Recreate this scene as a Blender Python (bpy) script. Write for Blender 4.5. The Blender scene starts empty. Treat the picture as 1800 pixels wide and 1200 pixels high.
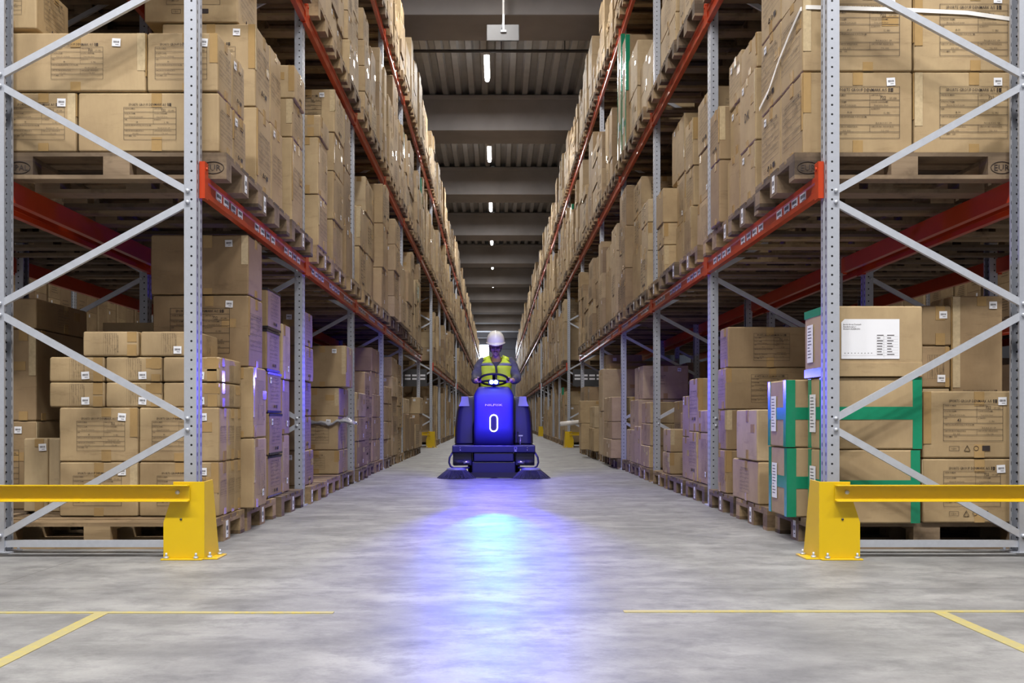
import bpy, bmesh, math, random
from mathutils import Vector, Matrix
R = math.radians
C = bpy.context.scene.collection
SC = bpy.context.scene

# ------------------------------------------------------------------ camera
F, VX, VY, H = 1700.0, 873.0, 735.0, 0.716        # focal length in pixels, vanishing point, eye height
cam_d = bpy.data.cameras.new('camera'); cam = bpy.data.objects.new('camera', cam_d); C.objects.link(cam)
cam.location = (0, 0, H); cam.rotation_euler = (R(90), 0, 0)
cam_d.sensor_width = 36; cam_d.lens = F / 1800 * 36
cam_d.shift_x = (900 - VX) / 1800; cam_d.shift_y = (VY - 600) / 1800
cam_d.clip_start = 0.05; cam_d.clip_end = 300
SC.camera = cam
# ------------------------------------------------------------------ exposure, world
vs = SC.view_settings
vs.view_transform = 'Standard'; vs.look = 'None'; vs.gamma = 1; vs.use_curve_mapping = False; vs.exposure = 0.08
w = bpy.data.worlds.new('world'); SC.world = w; w.use_nodes = True
w.node_tree.nodes['Background'].inputs[0].default_value = (0.75, 0.8, 1.0, 1)
w.node_tree.nodes['Background'].inputs[1].default_value = 0.03
SC.cycles.use_denoising = True
SC.cycles.max_bounces = 6; SC.cycles.diffuse_bounces = 3; SC.cycles.glossy_bounces = 3
SC.cycles.sample_clamp_indirect = 4

def area(name, loc, rot, sx, sy, power, col=(1, 1, 1)):
    d = bpy.data.lights.new(name, 'AREA'); d.shape = 'RECTANGLE'; d.size = sx; d.size_y = sy; d.energy = power; d.color = col
    o = bpy.data.objects.new(name, d); C.objects.link(o); o.location = loc; o.rotation_euler = rot
    return o
WARM = (1.0, 0.97, 0.93)
LAMP_Z = 8.70
LAMP_Y = [22.0 + 7.15 * k for k in range(-4, 9)]
# the tube lamps' light over the aisle (their fixtures are built further down), over both side aisles and over the cross aisle
for y in LAMP_Y:
    area('aisle_lamp_light', (-0.22, y, LAMP_Z - 0.09), (0, 0, 0), 0.3, 1.5, 230 if y < 40 else 170, WARM)
for y in (7.7, 14.85, 22.0):
    for x in (-6.1, 6.3):
        area('side_aisle_lamp_light', (x, y, LAMP_Z - 0.09), (0, 0, 0), 0.3, 1.5, 170, WARM)
for x in (-6, -2, 2, 6):
    area('cross_aisle_lamp_light', (x, 0.5, LAMP_Z - 0.09), (R(18), 0, 0), 1.5, 0.3, 380, WARM)
# added unseen fill light behind the camera, then daylight of the far window
area('front_fill_light', (0, -11, 3.4), (R(90), 0, 0), 12, 5.5, 90, (0.97, 0.98, 1.0))
area('far_window_daylight', (-1.4, 89.4, 6.8), (R(-90), 0, 0), 2.4, 1.6, 800, (0.75, 0.85, 1.0))

# ------------------------------------------------------------------ helpers
def link(name, data, parent=None, loc=(0, 0, 0), rot=(0, 0, 0), sc=1.0):
    o = bpy.data.objects.new(name, data); C.objects.link(o)
    o.location = loc; o.rotation_euler = rot
    if sc != 1.0: o.scale = (sc, sc, sc)
    if parent: o.parent = parent
    return o
def tag(o, label=None, cat=None, group=None, kind=None):
    if label: o['label'] = label
    if cat: o['category'] = cat
    if group: o['group'] = group
    if kind: o['kind'] = kind
    return o

class MB:
    def __init__(s): s.v = []; s.f = []; s.m = []; s.sm = []
    def add(s, vs, fs, mi=0, sm=False):
        n = len(s.v); s.v += [tuple(p) for p in vs]
        for f in fs: s.f.append([i + n for i in f]); s.m.append(mi); s.sm.append(sm)
    def box(s, a, b, mi=0):
        x0, y0, z0 = a; x1, y1, z1 = b
        x0, x1 = min(x0, x1), max(x0, x1); y0, y1 = min(y0, y1), max(y0, y1)
        s.add([(x0, y0, z0), (x1, y0, z0), (x1, y1, z0), (x0, y1, z0), (x0, y0, z1), (x1, y0, z1), (x1, y1, z1), (x0, y1, z1)],
              [(0, 3, 2, 1), (4, 5, 6, 7), (0, 1, 5, 4), (1, 2, 6, 5), (2, 3, 7, 6), (3, 0, 4, 7)], mi)
    def bar(s, p, q, wd, th, up=(0, 0, 1), mi=0):
        p = Vector(p); q = Vector(q); d = (q - p).normalized(); u = Vector(up)
        a = d.cross(u).normalized() * wd / 2; b = a.cross(d).normalized() * th / 2
        s.add([p - a - b, p + a - b, p + a + b, p - a + b, q - a - b, q + a - b, q + a + b, q - a + b],
              [(0, 3, 2, 1), (4, 5, 6, 7), (0, 1, 5, 4), (1, 2, 6, 5), (2, 3, 7, 6), (3, 0, 4, 7)], mi)
    def tube(s, pts, r, n=10, mi=0, cap=True, closed=False):
        pts = [Vector(p) for p in pts]; k = len(pts); rings = []; last = None
        rr = r if isinstance(r, (list, tuple)) else [r] * k
        for i, p in enumerate(pts):
            if closed: d = (pts[(i + 1) % k] - pts[i - 1])
            else: d = pts[min(i + 1, k - 1)] - pts[max(i - 1, 0)]
            d.normalize()
            if last is None:
                a = d.orthogonal().normalized()
            else:
                a = (last - d * last.dot(d)).normalized()
            last = a; b = d.cross(a)
            rings.append([p + (a * math.cos(2 * math.pi * j / n) + b * math.sin(2 * math.pi * j / n)) * rr[i] for j in range(n)])
        vs = [v for g in rings for v in g]; fs = []
        for i in range(k if closed else k - 1):
            i2 = (i + 1) % k
            for j in range(n): fs.append((i * n + j, i * n + (j + 1) % n, i2 * n + (j + 1) % n, i2 * n + j))
        if cap and not closed: fs += [tuple(range(n))[::-1], tuple((k - 1) * n + j for j in range(n))]
        s.add(vs, fs, mi, True)
    def cyl(s, p, q, r, n=16, mi=0): s.tube([p, q], r, n, mi)
    def lathe(s, c, prof, n=32, mi=0, axis='Z', sx=1.0, sy=1.0):
        vs = []; fs = []; k = len(prof)
        for (r, z) in prof:
            for j in range(n):
                a = 2 * math.pi * j / n; p = (r * math.cos(a) * sx, r * math.sin(a) * sy, z)
                if axis == 'X': p = (p[2], p[0], p[1])
                if axis == 'Y': p = (p[0], p[2], p[1])
                vs.append((c[0] + p[0], c[1] + p[1], c[2] + p[2]))
        for i in range(k - 1):
            for j in range(n): fs.append((i * n + j, i * n + (j + 1) % n, (i + 1) * n + (j + 1) % n, (i + 1) * n + j))
        s.add(vs, fs, mi, True)
    def prism(s, poly, y0, y1, mi=0, axis='Y'):
        # closed polygon in the two other axes, extruded along axis
        n = len(poly)
        if axis == 'Y': f = lambda p, t: (p[0], t, p[1])
        elif axis == 'X': f = lambda p, t: (t, p[0], p[1])
        else: f = lambda p, t: (p[0], p[1], t)
        s.add([f(p, y0) for p in poly] + [f(p, y1) for p in poly],
              [tuple(range(n))[::-1], tuple(range(n, 2 * n))] + [(i, (i + 1) % n, n + (i + 1) % n, n + i) for i in range(n)], mi)
    def quadxz(s, x0, z0, x1, z1, y=0.0, mi=0):
        s.add([(x0, y, z0), (x1, y, z0), (x1, y, z1), (x0, y, z1)], [(0, 1, 2, 3)], mi)
    def mesh(s, name, mats, fix=False):
        me = bpy.data.meshes.new(name); me.from_pydata(s.v, [], s.f)
        for m in mats: me.materials.append(m)
        me.polygons.foreach_set('material_index', s.m); me.polygons.foreach_set('use_smooth', s.sm)
        if fix:
            b = bmesh.new(); b.from_mesh(me); bmesh.ops.recalc_face_normals(b, faces=b.faces); b.to_mesh(me); b.free()
        me.update(); return me
    def build(s, name, mats, parent=None, loc=(0, 0, 0), rot=(0, 0, 0), bevel=0, fix=True, seg=2):
        if not isinstance(mats, (list, tuple)): mats = [mats]
        o = link(name, s.mesh(name, mats, fix), parent, loc, rot)
        if bevel:
            b = o.modifiers.new('bevel', 'BEVEL'); b.width = bevel; b.segments = seg; b.limit_method = 'ANGLE'; b.angle_limit = R(40)
            o.data.polygons.foreach_set('use_smooth', [True] * len(o.data.polygons))
            wn = o.modifiers.new('wn', 'WEIGHTED_NORMAL')
        return o

# ------------------------------------------------------------------ materials
class NT:
    def __init__(s, name):
        s.m = bpy.data.materials.new(name); s.m.use_nodes = True; s.t = s.m.node_tree
        s.b = s.t.nodes['Principled BSDF']; s.out = s.t.nodes['Material Output']
    def n(s, t, **k):
        x = s.t.nodes.new(t)
        for a, b in k.items(): setattr(x, a, b)
        return x
    def l(s, a, b): s.t.links.new(a, b)
    def noise(s, vec, scale, detail=4, rough=0.55, sc=None):
        if sc:
            mp = s.n('ShaderNodeMapping'); mp.inputs['Scale'].default_value = sc; s.l(vec, mp.inputs[0]); vec = mp.outputs[0]
        x = s.n('ShaderNodeTexNoise'); x.inputs['Scale'].default_value = scale; x.inputs['Detail'].default_value = detail
        x.inputs['Roughness'].default_value = rough; s.l(vec, x.inputs['Vector']); return x.outputs['Fac']
    def ramp(s, fac, stops):
        x = s.n('ShaderNodeValToRGB'); e = x.color_ramp.elements
        e[0].position, e[0].color = stops[0][0], (*stops[0][1], 1)
        e[1].position, e[1].color = stops[-1][0], (*stops[-1][1], 1)
        for p, c in stops[1:-1]:
            q = e.new(p); q.color = (*c, 1)
        s.l(fac, x.inputs[0]); return x.outputs[0]
    def mix(s, a, b, fac, mode='MIX'):
        x = s.n('ShaderNodeMix', data_type='RGBA', blend_type=mode)
        for sock, val in ((x.inputs['A'], a), (x.inputs['B'], b), (x.inputs['Factor'], fac)):
            if isinstance(val, (int, float)): sock.default_value = val
            elif isinstance(val, tuple): sock.default_value = (*val, 1)
            else: s.l(val, sock)
        return x.outputs['Result']
    def math(s, op, a, b=0.0, c=0.0):
        x = s.n('ShaderNodeMath', operation=op)
        for i, v in enumerate((a, b, c)):
            if isinstance(v, (int, float)): x.inputs[i].default_value = v
            else: s.l(v, x.inputs[i])
        return x.outputs[0]
    def bump(s, h, strength=0.3, dist=0.01):
        x = s.n('ShaderNodeBump'); x.inputs['Strength'].default_value = strength; x.inputs['Distance'].default_value = dist
        s.l(h, x.inputs['Height']); s.l(x.outputs[0], s.b.inputs['Normal'])
    def set(s, col=None, rough=None, metal=None, spec=None):
        if col is not None:
            if isinstance(col, tuple): s.b.inputs['Base Color'].default_value = (*col, 1)
            else: s.l(col, s.b.inputs['Base Color'])
        if rough is not None:
            if isinstance(rough, (int, float)): s.b.inputs['Roughness'].default_value = rough
            else: s.l(rough, s.b.inputs['Roughness'])
        if metal is not None: s.b.inputs['Metallic'].default_value = metal
        if spec is not None: s.b.inputs['Specular IOR Level'].default_value = spec
        return s.m

def simple(name, col, rough=0.5, metal=0.0, var=0.12, scale=8, emit=None, es=0, spec=None):
    t = NT(name); g = t.n('ShaderNodeNewGeometry').outputs['Position']
    n = t.noise(g, scale, 3)
    c = t.mix(tuple(x * (1 - var) for x in col), tuple(min(1, x * (1 + var)) for x in col), n)
    t.set(c, rough, metal, spec)
    if emit:
        t.b.inputs['Emission Color'].default_value = (*emit, 1); t.b.inputs['Emission Strength'].default_value = es
    return t.m

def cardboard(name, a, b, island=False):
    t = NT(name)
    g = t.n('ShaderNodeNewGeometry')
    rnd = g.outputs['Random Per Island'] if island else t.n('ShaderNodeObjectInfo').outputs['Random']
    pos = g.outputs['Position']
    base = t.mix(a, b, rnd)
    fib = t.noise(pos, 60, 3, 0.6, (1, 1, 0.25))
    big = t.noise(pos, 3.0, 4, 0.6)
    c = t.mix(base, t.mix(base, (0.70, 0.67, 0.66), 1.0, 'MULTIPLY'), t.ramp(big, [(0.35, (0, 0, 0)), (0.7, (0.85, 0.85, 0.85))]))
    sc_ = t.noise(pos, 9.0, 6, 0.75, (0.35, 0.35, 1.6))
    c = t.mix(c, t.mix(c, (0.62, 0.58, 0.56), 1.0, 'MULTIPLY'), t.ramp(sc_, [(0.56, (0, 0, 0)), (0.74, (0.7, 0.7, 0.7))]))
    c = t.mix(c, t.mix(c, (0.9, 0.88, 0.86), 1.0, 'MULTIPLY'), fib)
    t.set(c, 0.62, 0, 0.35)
    wave = t.n('ShaderNodeTexWave', wave_type='BANDS', bands_direction='X'); wave.inputs['Scale'].default_value = 40
    t.l(pos, wave.inputs['Vector'])
    t.bump(t.math('ADD', t.math('MULTIPLY', fib, 0.4), t.math('MULTIPLY', big, 1.2)), 0.25, 0.006)
    return t.m
M = {}
M['tan'] = cardboard('tan_cardboard', (0.50, 0.375, 0.215), (0.425, 0.312, 0.172))
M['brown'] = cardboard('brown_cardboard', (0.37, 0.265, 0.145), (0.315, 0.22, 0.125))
M['pale'] = cardboard('pale_cardboard', (0.57, 0.45, 0.285), (0.51, 0.395, 0.235))
M['stuff_card'] = cardboard('stacked_cardboard', (0.54, 0.415, 0.245), (0.33, 0.235, 0.14), True)
M['ink'] = simple('dark_ink', (0.03, 0.02, 0.018), 0.7)
M['tape'] = simple('brown_tape', (0.38, 0.25, 0.11), 0.16, var=0.1, scale=30)
M['clear'] = simple('clear_tape', (0.50, 0.395, 0.245), 0.10, var=0.25, scale=50)
M['green'] = simple('green_tape', (0.012, 0.24, 0.125), 0.22, var=0.12, scale=40)
M['black_tape'] = simple('black_tape', (0.03, 0.028, 0.03), 0.15)
M['paper'] = simple('white_paper', (0.80, 0.81, 0.86), 0.6, var=0.03)
M['strap'] = simple('white_strap', (0.78, 0.76, 0.74), 0.3)
M['film'] = simple('plastic_film', (0.35, 0.35, 0.38), 0.12, var=0.5, scale=60)
M['yellow'] = None

def wood(name, a, b):
    t = NT(name); g = t.n('ShaderNodeNewGeometry'); pos = g.outputs['Position']
    rnd = g.outputs['Random Per Island']
    base = t.mix(a, b, rnd)
    gr = t.noise(pos, 14, 5, 0.65, (0.25, 3, 4))
    st = t.noise(pos, 5, 4, 0.7)
    c = t.mix(base, t.mix(base, (0.55, 0.50, 0.46), 1.0, 'MULTIPLY'), gr)
    c = t.mix(c, t.mix(c, (0.45, 0.42, 0.40), 1.0, 'MULTIPLY'), t.ramp(st, [(0.5, (0, 0, 0)), (0.72, (1, 1, 1))]))
    t.set(c, 0.8); t.bump(gr, 0.4, 0.004); return t.m
M['wood'] = wood('pallet_wood', (0.52, 0.38, 0.21), (0.22, 0.15, 0.085))
M['oldwood'] = wood('weathered_pallet_wood', (0.34, 0.25, 0.16), (0.10, 0.07, 0.045))

def steel(name, sgn):
    t = NT(name)
    tc = t.n('ShaderNodeTexCoord').outputs['Object']
    sp = t.n('ShaderNodeSeparateXYZ'); t.l(tc, sp.inputs[0]); X, Y, Z = sp.outputs
    nm = t.n('ShaderNodeSeparateXYZ'); t.l(t.n('ShaderNodeTexCoord').outputs['Normal'], nm.inputs[0])
    X = t.math('ABSOLUTE', X)
    zz = t.math('SUBTRACT', t.math('MULTIPLY', t.math('FRACT', t.math('MULTIPLY', Z, 20.0)), 0.05), 0.025)
    def ell(u, u0, ru, rz):
        a = t.math('DIVIDE', t.math('SUBTRACT', u, u0), ru); b = t.math('DIVIDE', zz, rz)
        return t.math('LESS_THAN', t.math('ADD', t.math('MULTIPLY', a, a), t.math('MULTIPLY', b, b)), 1.0)
    side = t.math('GREATER_THAN', t.math('ABSOLUTE', nm.outputs[1]), 0.7)
    face = t.math('GREATER_THAN', t.math('ABSOLUTE', nm.outputs[0]), 0.7)
    h1 = t.math('MULTIPLY', ell(X, 0.026, 0.0058, 0.0058), side)
    h2 = t.math('MULTIPLY', t.math('MAXIMUM', ell(Y, 0.020, 0.006, 0.012), ell(Y, 0.080, 0.006, 0.012)), face)
    hole = t.math('MAXIMUM', h1, h2)
    g = t.n('ShaderNodeNewGeometry').outputs['Position']
    n = t.noise(g, 35, 4, 0.7)
    c = t.mix((0.50, 0.53, 0.60), (0.40, 0.42, 0.48), n)
    c = t.mix(c, (0.012, 0.012, 0.014), hole)
    t.set(c, t.math('ADD', t.math('MULTIPLY', n, 0.15), 0.36), 0.35)
    return t.m
M['steel'] = steel('galvanised_perforated_steel', 1)
M['galv'] = simple('galvanised_steel', (0.55, 0.58, 0.65), 0.36, 0.35, 0.12, 30)
M['red'] = simple('orange_red_paint', (0.50, 0.052, 0.014), 0.28, 0.0, 0.12, 12)
M['conc_beam'] = simple('roof_concrete', (0.25, 0.235, 0.235), 0.8, 0, 0.25, 1.5)
M['deck'] = simple('corrugated_sheet', (0.40, 0.40, 0.41), 0.35, 0.4, 0.2, 4)
M['wallm'] = simple('wall_panel', (0.36, 0.37, 0.42), 0.8, 0, 0.06, 1)
M['pipe'] = simple('dark_pipe', (0.05, 0.05, 0.055), 0.5)
M['lampw'] = simple('lamp_housing', (0.7, 0.7, 0.7), 0.4)
M['tubeglow'] = simple('lamp_glow', (1, 1, 1), 0.4, emit=(1.0, 0.98, 0.95), es=14)
M['day'] = simple('daylight_pane', (1, 1, 1), 0.4, emit=(0.80, 0.88, 1.0), es=6)
M['panel'] = simple('grey_panel', (0.11, 0.11, 0.115), 0.5)
def yellow():
    t = NT('yellow_paint'); g = t.n('ShaderNodeNewGeometry').outputs['Position']
    n = t.noise(g, 4, 3); s = t.noise(g, 40, 5, 0.7)
    c = t.mix((0.74, 0.50, 0.004), (0.64, 0.42, 0.004), n)
    c = t.mix(c, (0.12, 0.08, 0.05), t.ramp(s, [(0.70, (0, 0, 0)), (0.76, (1, 1, 1))]))
    t.set(c, 0.36); return t.m
M['yellow'] = yellow()
def floor_mat():
    t = NT('floor_concrete'); g = t.n('ShaderNodeNewGeometry').outputs['Position']
    a = t.noise(g, 1.6, 7, 0.65, (1.0, 1.5, 1)); b = t.noise(g, 6.0, 6, 0.72, (0.8, 1.1, 1)); d = t.noise(g, 90, 3, 0.6)
    st = t.noise(g, 2.0, 8, 0.72, (0.7, 1.1, 1))
    c = t.ramp(a, [(0.32, (0.195, 0.195, 0.20)), (0.5, (0.29, 0.29, 0.293)), (0.66, (0.38, 0.38, 0.38))])
    c = t.mix(c, (0.17, 0.17, 0.175), t.math('MULTIPLY', t.ramp(b, [(0.46, (0, 0, 0)), (0.66, (1, 1, 1))]), 0.75))
    c = t.mix(c, (0.12, 0.12, 0.125), t.math('MULTIPLY', t.ramp(st, [(0.53, (0, 0, 0)), (0.70, (1, 1, 1))]), 0.65))
    c = t.mix(c, t.mix(c, (0.8, 0.8, 0.8), 1.0, 'MULTIPLY'), d)
    # saw-cut joints
    sp = t.n('ShaderNodeSeparateXYZ'); t.l(g, sp.inputs[0])
    def line(v, v0, wd): return t.math('LESS_THAN', t.math('ABSOLUTE', t.math('SUBTRACT', v, v0)), wd)
    j = t.math('MAXIMUM', line(sp.outputs[1], 4.07, 0.004), line(t.math('ADD', t.math('MULTIPLY', t.math('FRACT', t.math('MULTIPLY', t.math('SUBTRACT', sp.outputs[1], 4.07), 1 / 12.0)), 12.0), 0.0), 6.0, 0.008))
    j = t.math('MAXIMUM', j, line(sp.outputs[0], -2.14, 0.003))
    c = t.mix(c, (0.10, 0.10, 0.10), t.math('MULTIPLY', j, 0.7))
    r = t.math('ADD', t.math('MULTIPLY', b, 0.30), 0.34)
    t.set(c, r, 0, 0.22)
    t.bump(t.math('ADD', t.math('MULTIPLY', d, 0.15), b), 0.18, 0.004)
    return t.m
M['floor'] = floor_mat()
def worn_line():
    t = NT('worn_yellow_marking'); g = t.n('ShaderNodeNewGeometry').outputs['Position']
    n = t.noise(g, 30, 6, 0.75); big = t.noise(g, 2, 3)
    fac = t.ramp(t.math('ADD', n, t.math('MULTIPLY', big, 0.25)), [(0.42, (0, 0, 0)), (0.60, (1, 1, 1))])
    c = t.mix((0.58, 0.45, 0.03), (0.42, 0.37, 0.18), fac)
    t.set(c, 0.45); return t.m
M['line'] = worn_line()

# ------------------------------------------------------------------ printed marks (flat ink on cardboard)
_txt = {}
def text_geo(s, bold=0.0):
    k = (s, bold)
    if k not in _txt:
        cu = bpy.data.curves.new('t', 'FONT'); cu.body = s; cu.size = 1; cu.resolution_u = 1; cu.offset = min(bold, 0.004); cu.fill_mode = 'FRONT'
        o = bpy.data.objects.new('t', cu); me = bpy.data.meshes.new_from_object(o)
        _txt[k] = ([tuple(v.co) for v in me.vertices], [tuple(p.vertices) for p in me.polygons], max([v.co.x for v in me.vertices] + [0.01]))
        bpy.data.meshes.remove(me); bpy.data.objects.remove(o); bpy.data.curves.remove(cu)
    return _txt[k]
def put_text(mb, s, x, z, size, bold=0.0, mi=0, sx=0.86, y=0.0, align='L', width=None):
    vs, fs, wd = text_geo(s, bold)
    k = size * sx
    if width: k = width / wd
    x0 = x - (wd * k / 2 if align == 'C' else wd * k if align == 'R' else 0)
    mb.add([(x0 + v[0] * k, y, z + v[1] * size) for v in vs], fs, mi)
def frame_lines(mb, x0, z0, x1, z1, t=0.0016, mi=0):
    mb.quadxz(x0, z0, x1, z0 + t, 0, mi); mb.quadxz(x0, z1 - t, x1, z1, 0, mi)
    mb.quadxz(x0, z0, x0 + t, z1, 0, mi); mb.quadxz(x1 - t, z0, x1, z1, 0, mi)
def flag(mb, x, z, w_, h_):
    a = w_ * 0.36; b = h_ * 0.5; g = h_ * 0.10
    mb.quadxz(x, z, x + a - g, z + b - g); mb.quadxz(x + a + g, z, x + w_, z + b - g)
    mb.quadxz(x, z + b + g, x + a - g, z + h_); mb.quadxz(x + a + g, z + b + g, x + w_, z + h_)
def icons(mb, z, x0=-0.12):
    frame_lines(mb, x0, z, x0 + 0.05, z + 0.024)
    put_text(mb, '~o~', x0 + 0.008, z + 0.006, 0.02)
    tri = [(x0 + 0.075, z), (x0 + 0.105, z), (x0 + 0.09, z + 0.027)]
    for i in range(3):
        p, q = tri[i], tri[(i + 1) % 3]; mb.bar((p[0], 0, p[1]), (q[0], 0, q[1]), 0.0005, 0.0035, (0, 1, 0))
    mb.tube([(x0 + 0.135 + 0.012 * math.cos(a * 0.7854), -0.0002, z + 0.013 + 0.012 * math.sin(a * 0.7854)) for a in range(8)], 0.0012, 4, closed=True)
    mb.quadxz(x0 + 0.165, z, x0 + 0.205, z + 0.026)
def table(title_in=False, size_txt='38', ic=False, big43=False, detail=True):
    mb = MB(); W = 0.300; x0 = -W / 2; x1 = W / 2; z1 = 0.200; xm = 0.018
    rows = [0.200, 0.172, 0.137, 0.104, 0.073, 0.044, 0.014] if not title_in else [0.200, 0.170, 0.140, 0.105, 0.062, 0.030, 0.002]
    frame_lines(mb, x0, rows[-1], x1, z1 + (0.03 if title_in else 0))
    for z in rows[(0 if title_in else 1):-1]: mb.quadxz(x0, z - 0.0009, x1, z + 0.0009)
    mb.quadxz(xm, rows[3], xm + 0.0012, rows[0]); mb.quadxz(xm, rows[5], xm + 0.0012, rows[4])
    put_text(mb, 'SPORTS GROUP DENMARK A/S', -0.122, 0.2085, 0.019, 0.015, width=0.215)
    flag(mb, 0.1, 0.208, 0.021, 0.0145)
    if detail:
        L = ['ORDER NUMBER:', 'STYLE NO./NAME:', 'SIZE:', 'CARTON SPECIFICATION(L X W X H)(CM):', 'CARTON GROSS WEIGHT(KG):', 'CUSTOMER:   SGD']
        Rr = ['CARTON NO.:', 'COLOR CODE/NAME:', 'QUANTITY:', None, 'CARTON NET WEIGHT(KG):', None]
        for i in range(6):
            zt = rows[i] - 0.011
            put_text(mb, L[i], x0 + 0.005, zt, 0.0092, 0.01)
            if Rr[i]: put_text(mb, Rr[i], xm + 0.005, zt, 0.0092, 0.01)
        put_text(mb, 'Women W Cork Sandals', x0 + 0.03, rows[2] + 0.005, 0.009)
        put_text(mb, 'Deep Lichen Green', xm + 0.02, rows[2] + 0.005, 0.009)
        put_text(mb, size_txt, x0 + 0.07, rows[3] + 0.007, 0.024 if big43 else 0.013, 0.02 if big43 else 0.01)
        put_text(mb, '12  PRS', xm + 0.06, rows[3] + 0.005, 0.011)
        put_text(mb, '722', xm + 0.045, rows[1] + 0.004, 0.021, 0.015); put_text(mb, 'OF 1086', xm + 0.085, rows[1] + 0.005, 0.011)
        put_text(mb, '78 X 40 X 33.5  CM', xm + 0.025, rows[4] + 0.004, 0.010)
        put_text(mb, '8.02   KGS', x0 + 0.05, rows[5] + 0.003, 0.009); put_text(mb, '7.02   KGS', xm + 0.05, rows[5] + 0.003, 0.009)
    else:
        rr = random.Random(4)
        for i in range(6):
            mb.quadxz(x0 + 0.005, rows[i] - 0.011, x0 + 0.08 + rr.random() * 0.04, rows[i] - 0.006)
            if i in (0, 1, 2, 4): mb.quadxz(xm + 0.01, rows[i] - 0.012, xm + 0.06 + rr.random() * 0.05, rows[i] - 0.006)
    if ic: icons(mb, -0.035)
    return mb.mesh('printed_table', [M['ink']])
P = {'table': table(), 'framed': table(True, '8-10'), 'icons': table(False, '43', True, True), 'table_far': table(detail=False), 'icons_far': table(True, '', True, detail=False)}
def lettering(s, size, bold=0.01):
    mb = MB(); put_text(mb, s, 0, -size * 0.35, size, bold, align='C', sx=1.0); return mb.mesh('printed_letters', [M['ink']])
P['dk'] = lettering('DK', 0.09); P['tma'] = lettering('TMA-C20/L', 0.06); P['eur'] = lettering('EUR', 0.05, 0.02); P['epal'] = lettering('EPAL', 0.046, 0.02)
def ringed(key):
    me = P[key]; mb = MB(); mb.add([tuple(v.co) for v in me.vertices], [tuple(p.vertices) for p in me.polygons])
    mb.tube([(0.062 * math.cos(a * math.pi / 10), 0, 0.034 * math.sin(a * math.pi / 10)) for a in range(20)], 0.002, 4, closed=True)
    P[key] = mb.mesh('burned_stamp', [M['ink']])
ringed('eur'); ringed('epal')
def sticker(w_=0.046, h_=0.043, lines=True):
    mb = MB(); mb.box((-w_ / 2, -0.0006, -h_ / 2), (w_ / 2, 0.0006, h_ / 2), 0)
    rr = random.Random(3); x = -w_ * 0.36
    while x < w_ * 0.36:
        b = w_ * rr.choice((0.02, 0.035, 0.05)); mb.quadxz(x, -h_ * 0.08, x + b, h_ * 0.2, -0.0012, 1); x += b + w_ * rr.choice((0.02, 0.04))
    mb.quadxz(-w_ * 0.1, -h_ * 0.3, w_ * 0.3, -h_ * 0.24, -0.0012, 1)
    return mb.mesh('barcode_sticker', [M['paper'], M['ink']])
P['sticker'] = sticker(); P['tag'] = sticker(0.05, 0.10); P['beam_label'] = sticker(0.112, 0.070)
def address():
    mb = MB(); w_, h_ = 0.315, 0.215
    mb.prism([(-w_ / 2, -h_ / 2), (w_ / 2, -h_ / 2), (w_ / 2, h_ / 2), (-w_ / 2 + 0.018, h_ / 2), (-w_ / 2, h_ / 2 - 0.018)], -0.0006, 0.0006)
    for i, s in enumerate(('Sports Group Denmark', 'Skanderborgvej 1', 'DK-8600 SILKEBORG')): put_text(mb, s, -0.148, 0.075 - i * 0.0125, 0.0118, 0.02, 1, y=-0.0014)
    rr = random.Random(2)
    for i in range(8):
        z = 0.018 - i * 0.0148
        mb.quadxz(0.03, z - 0.005, 0.15, z - 0.0045, -0.0014, 1)
        mb.quadxz(0.035, z, 0.052 + rr.random() * 0.02, z + 0.004, -0.0014, 1); mb.quadxz(0.09, z, 0.11 + rr.random() * 0.02, z + 0.004, -0.0014, 1)
    mb.quadxz(0.072, -0.1, 0.0726, 0.02, -0.0014, 1)
    for i in range(9): mb.quadxz(-0.14 + i * 0.018, -0.078, -0.135 + i * 0.018, -0.075, -0.0014, 1)
    mb.quadxz(-0.15, -0.09, 0.03, -0.0895, -0.0014, 1)
    return mb.mesh('address_sheet', [M['paper'], M['ink']])
P['address'] = address()
def sheet():
    mb = MB(); mb.box((-0.05, -0.0006, -0.105), (0.05, 0.0006, 0.105)); rr = random.Random(5)
    for i in range(10):
        z = 0.085 - i * 0.018; mb.quadxz(-0.035, z, -0.035 + 0.03 + rr.random() * 0.035, z + 0.004, -0.0014, 1)
    return mb.mesh('delivery_note', [M['paper'], M['ink']])
P['sheet'] = sheet()

# ------------------------------------------------------------------ the hall
def struct(o): o['kind'] = 'structure'; return o
mb = MB(); mb.box((-16, -13, -0.2), (16, 92, 0)); struct(mb.build('floor', M['floor']))
mb = MB()     # corrugated roof deck, ribs run along the hall
DZ = 9.07; poly = []; x = -16.0
while x < 16:
    poly += [(x, DZ), (x + 0.13, DZ), (x + 0.17, DZ + 0.12), (x + 0.30, DZ + 0.12)]; x += 0.34
n = len(poly); mb.add([(p[0], -13, p[1]) for p in poly] + [(p[0], 92, p[1]) for p in poly], [(i, i + 1, n + i + 1, n + i) for i in range(n - 1)])
mb.add([(-16, -13, DZ + .3), (16, -13, DZ + .3), (16, 92, DZ + .3), (-16, 92, DZ + .3)], [(0, 1, 2, 3)])
struct(mb.build('ceiling', M['deck'], fix=False))
for k in range(-4, 11):
    y = 17.8 + 7.15 * k
    if y < -12: continue
    mb = MB(); z0 = 8.14
    mb.prism([(y, z0), (y + 1.24, z0), (y + 1.24, DZ - 0.02), (y - 0.0, DZ - 0.02)], -16, 16, axis='X')
    mb.box((-16, y - 0.04, DZ - 0.14), (16, y, DZ - 0.02))
    o = struct(mb.build('ceiling_beam', M['conc_beam'], bevel=0.03))
mb = MB(); mb.box((-16.2, -13, 0), (-16, 92, 9.3)); struct(mb.build('wall_left', M['wallm']))
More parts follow.
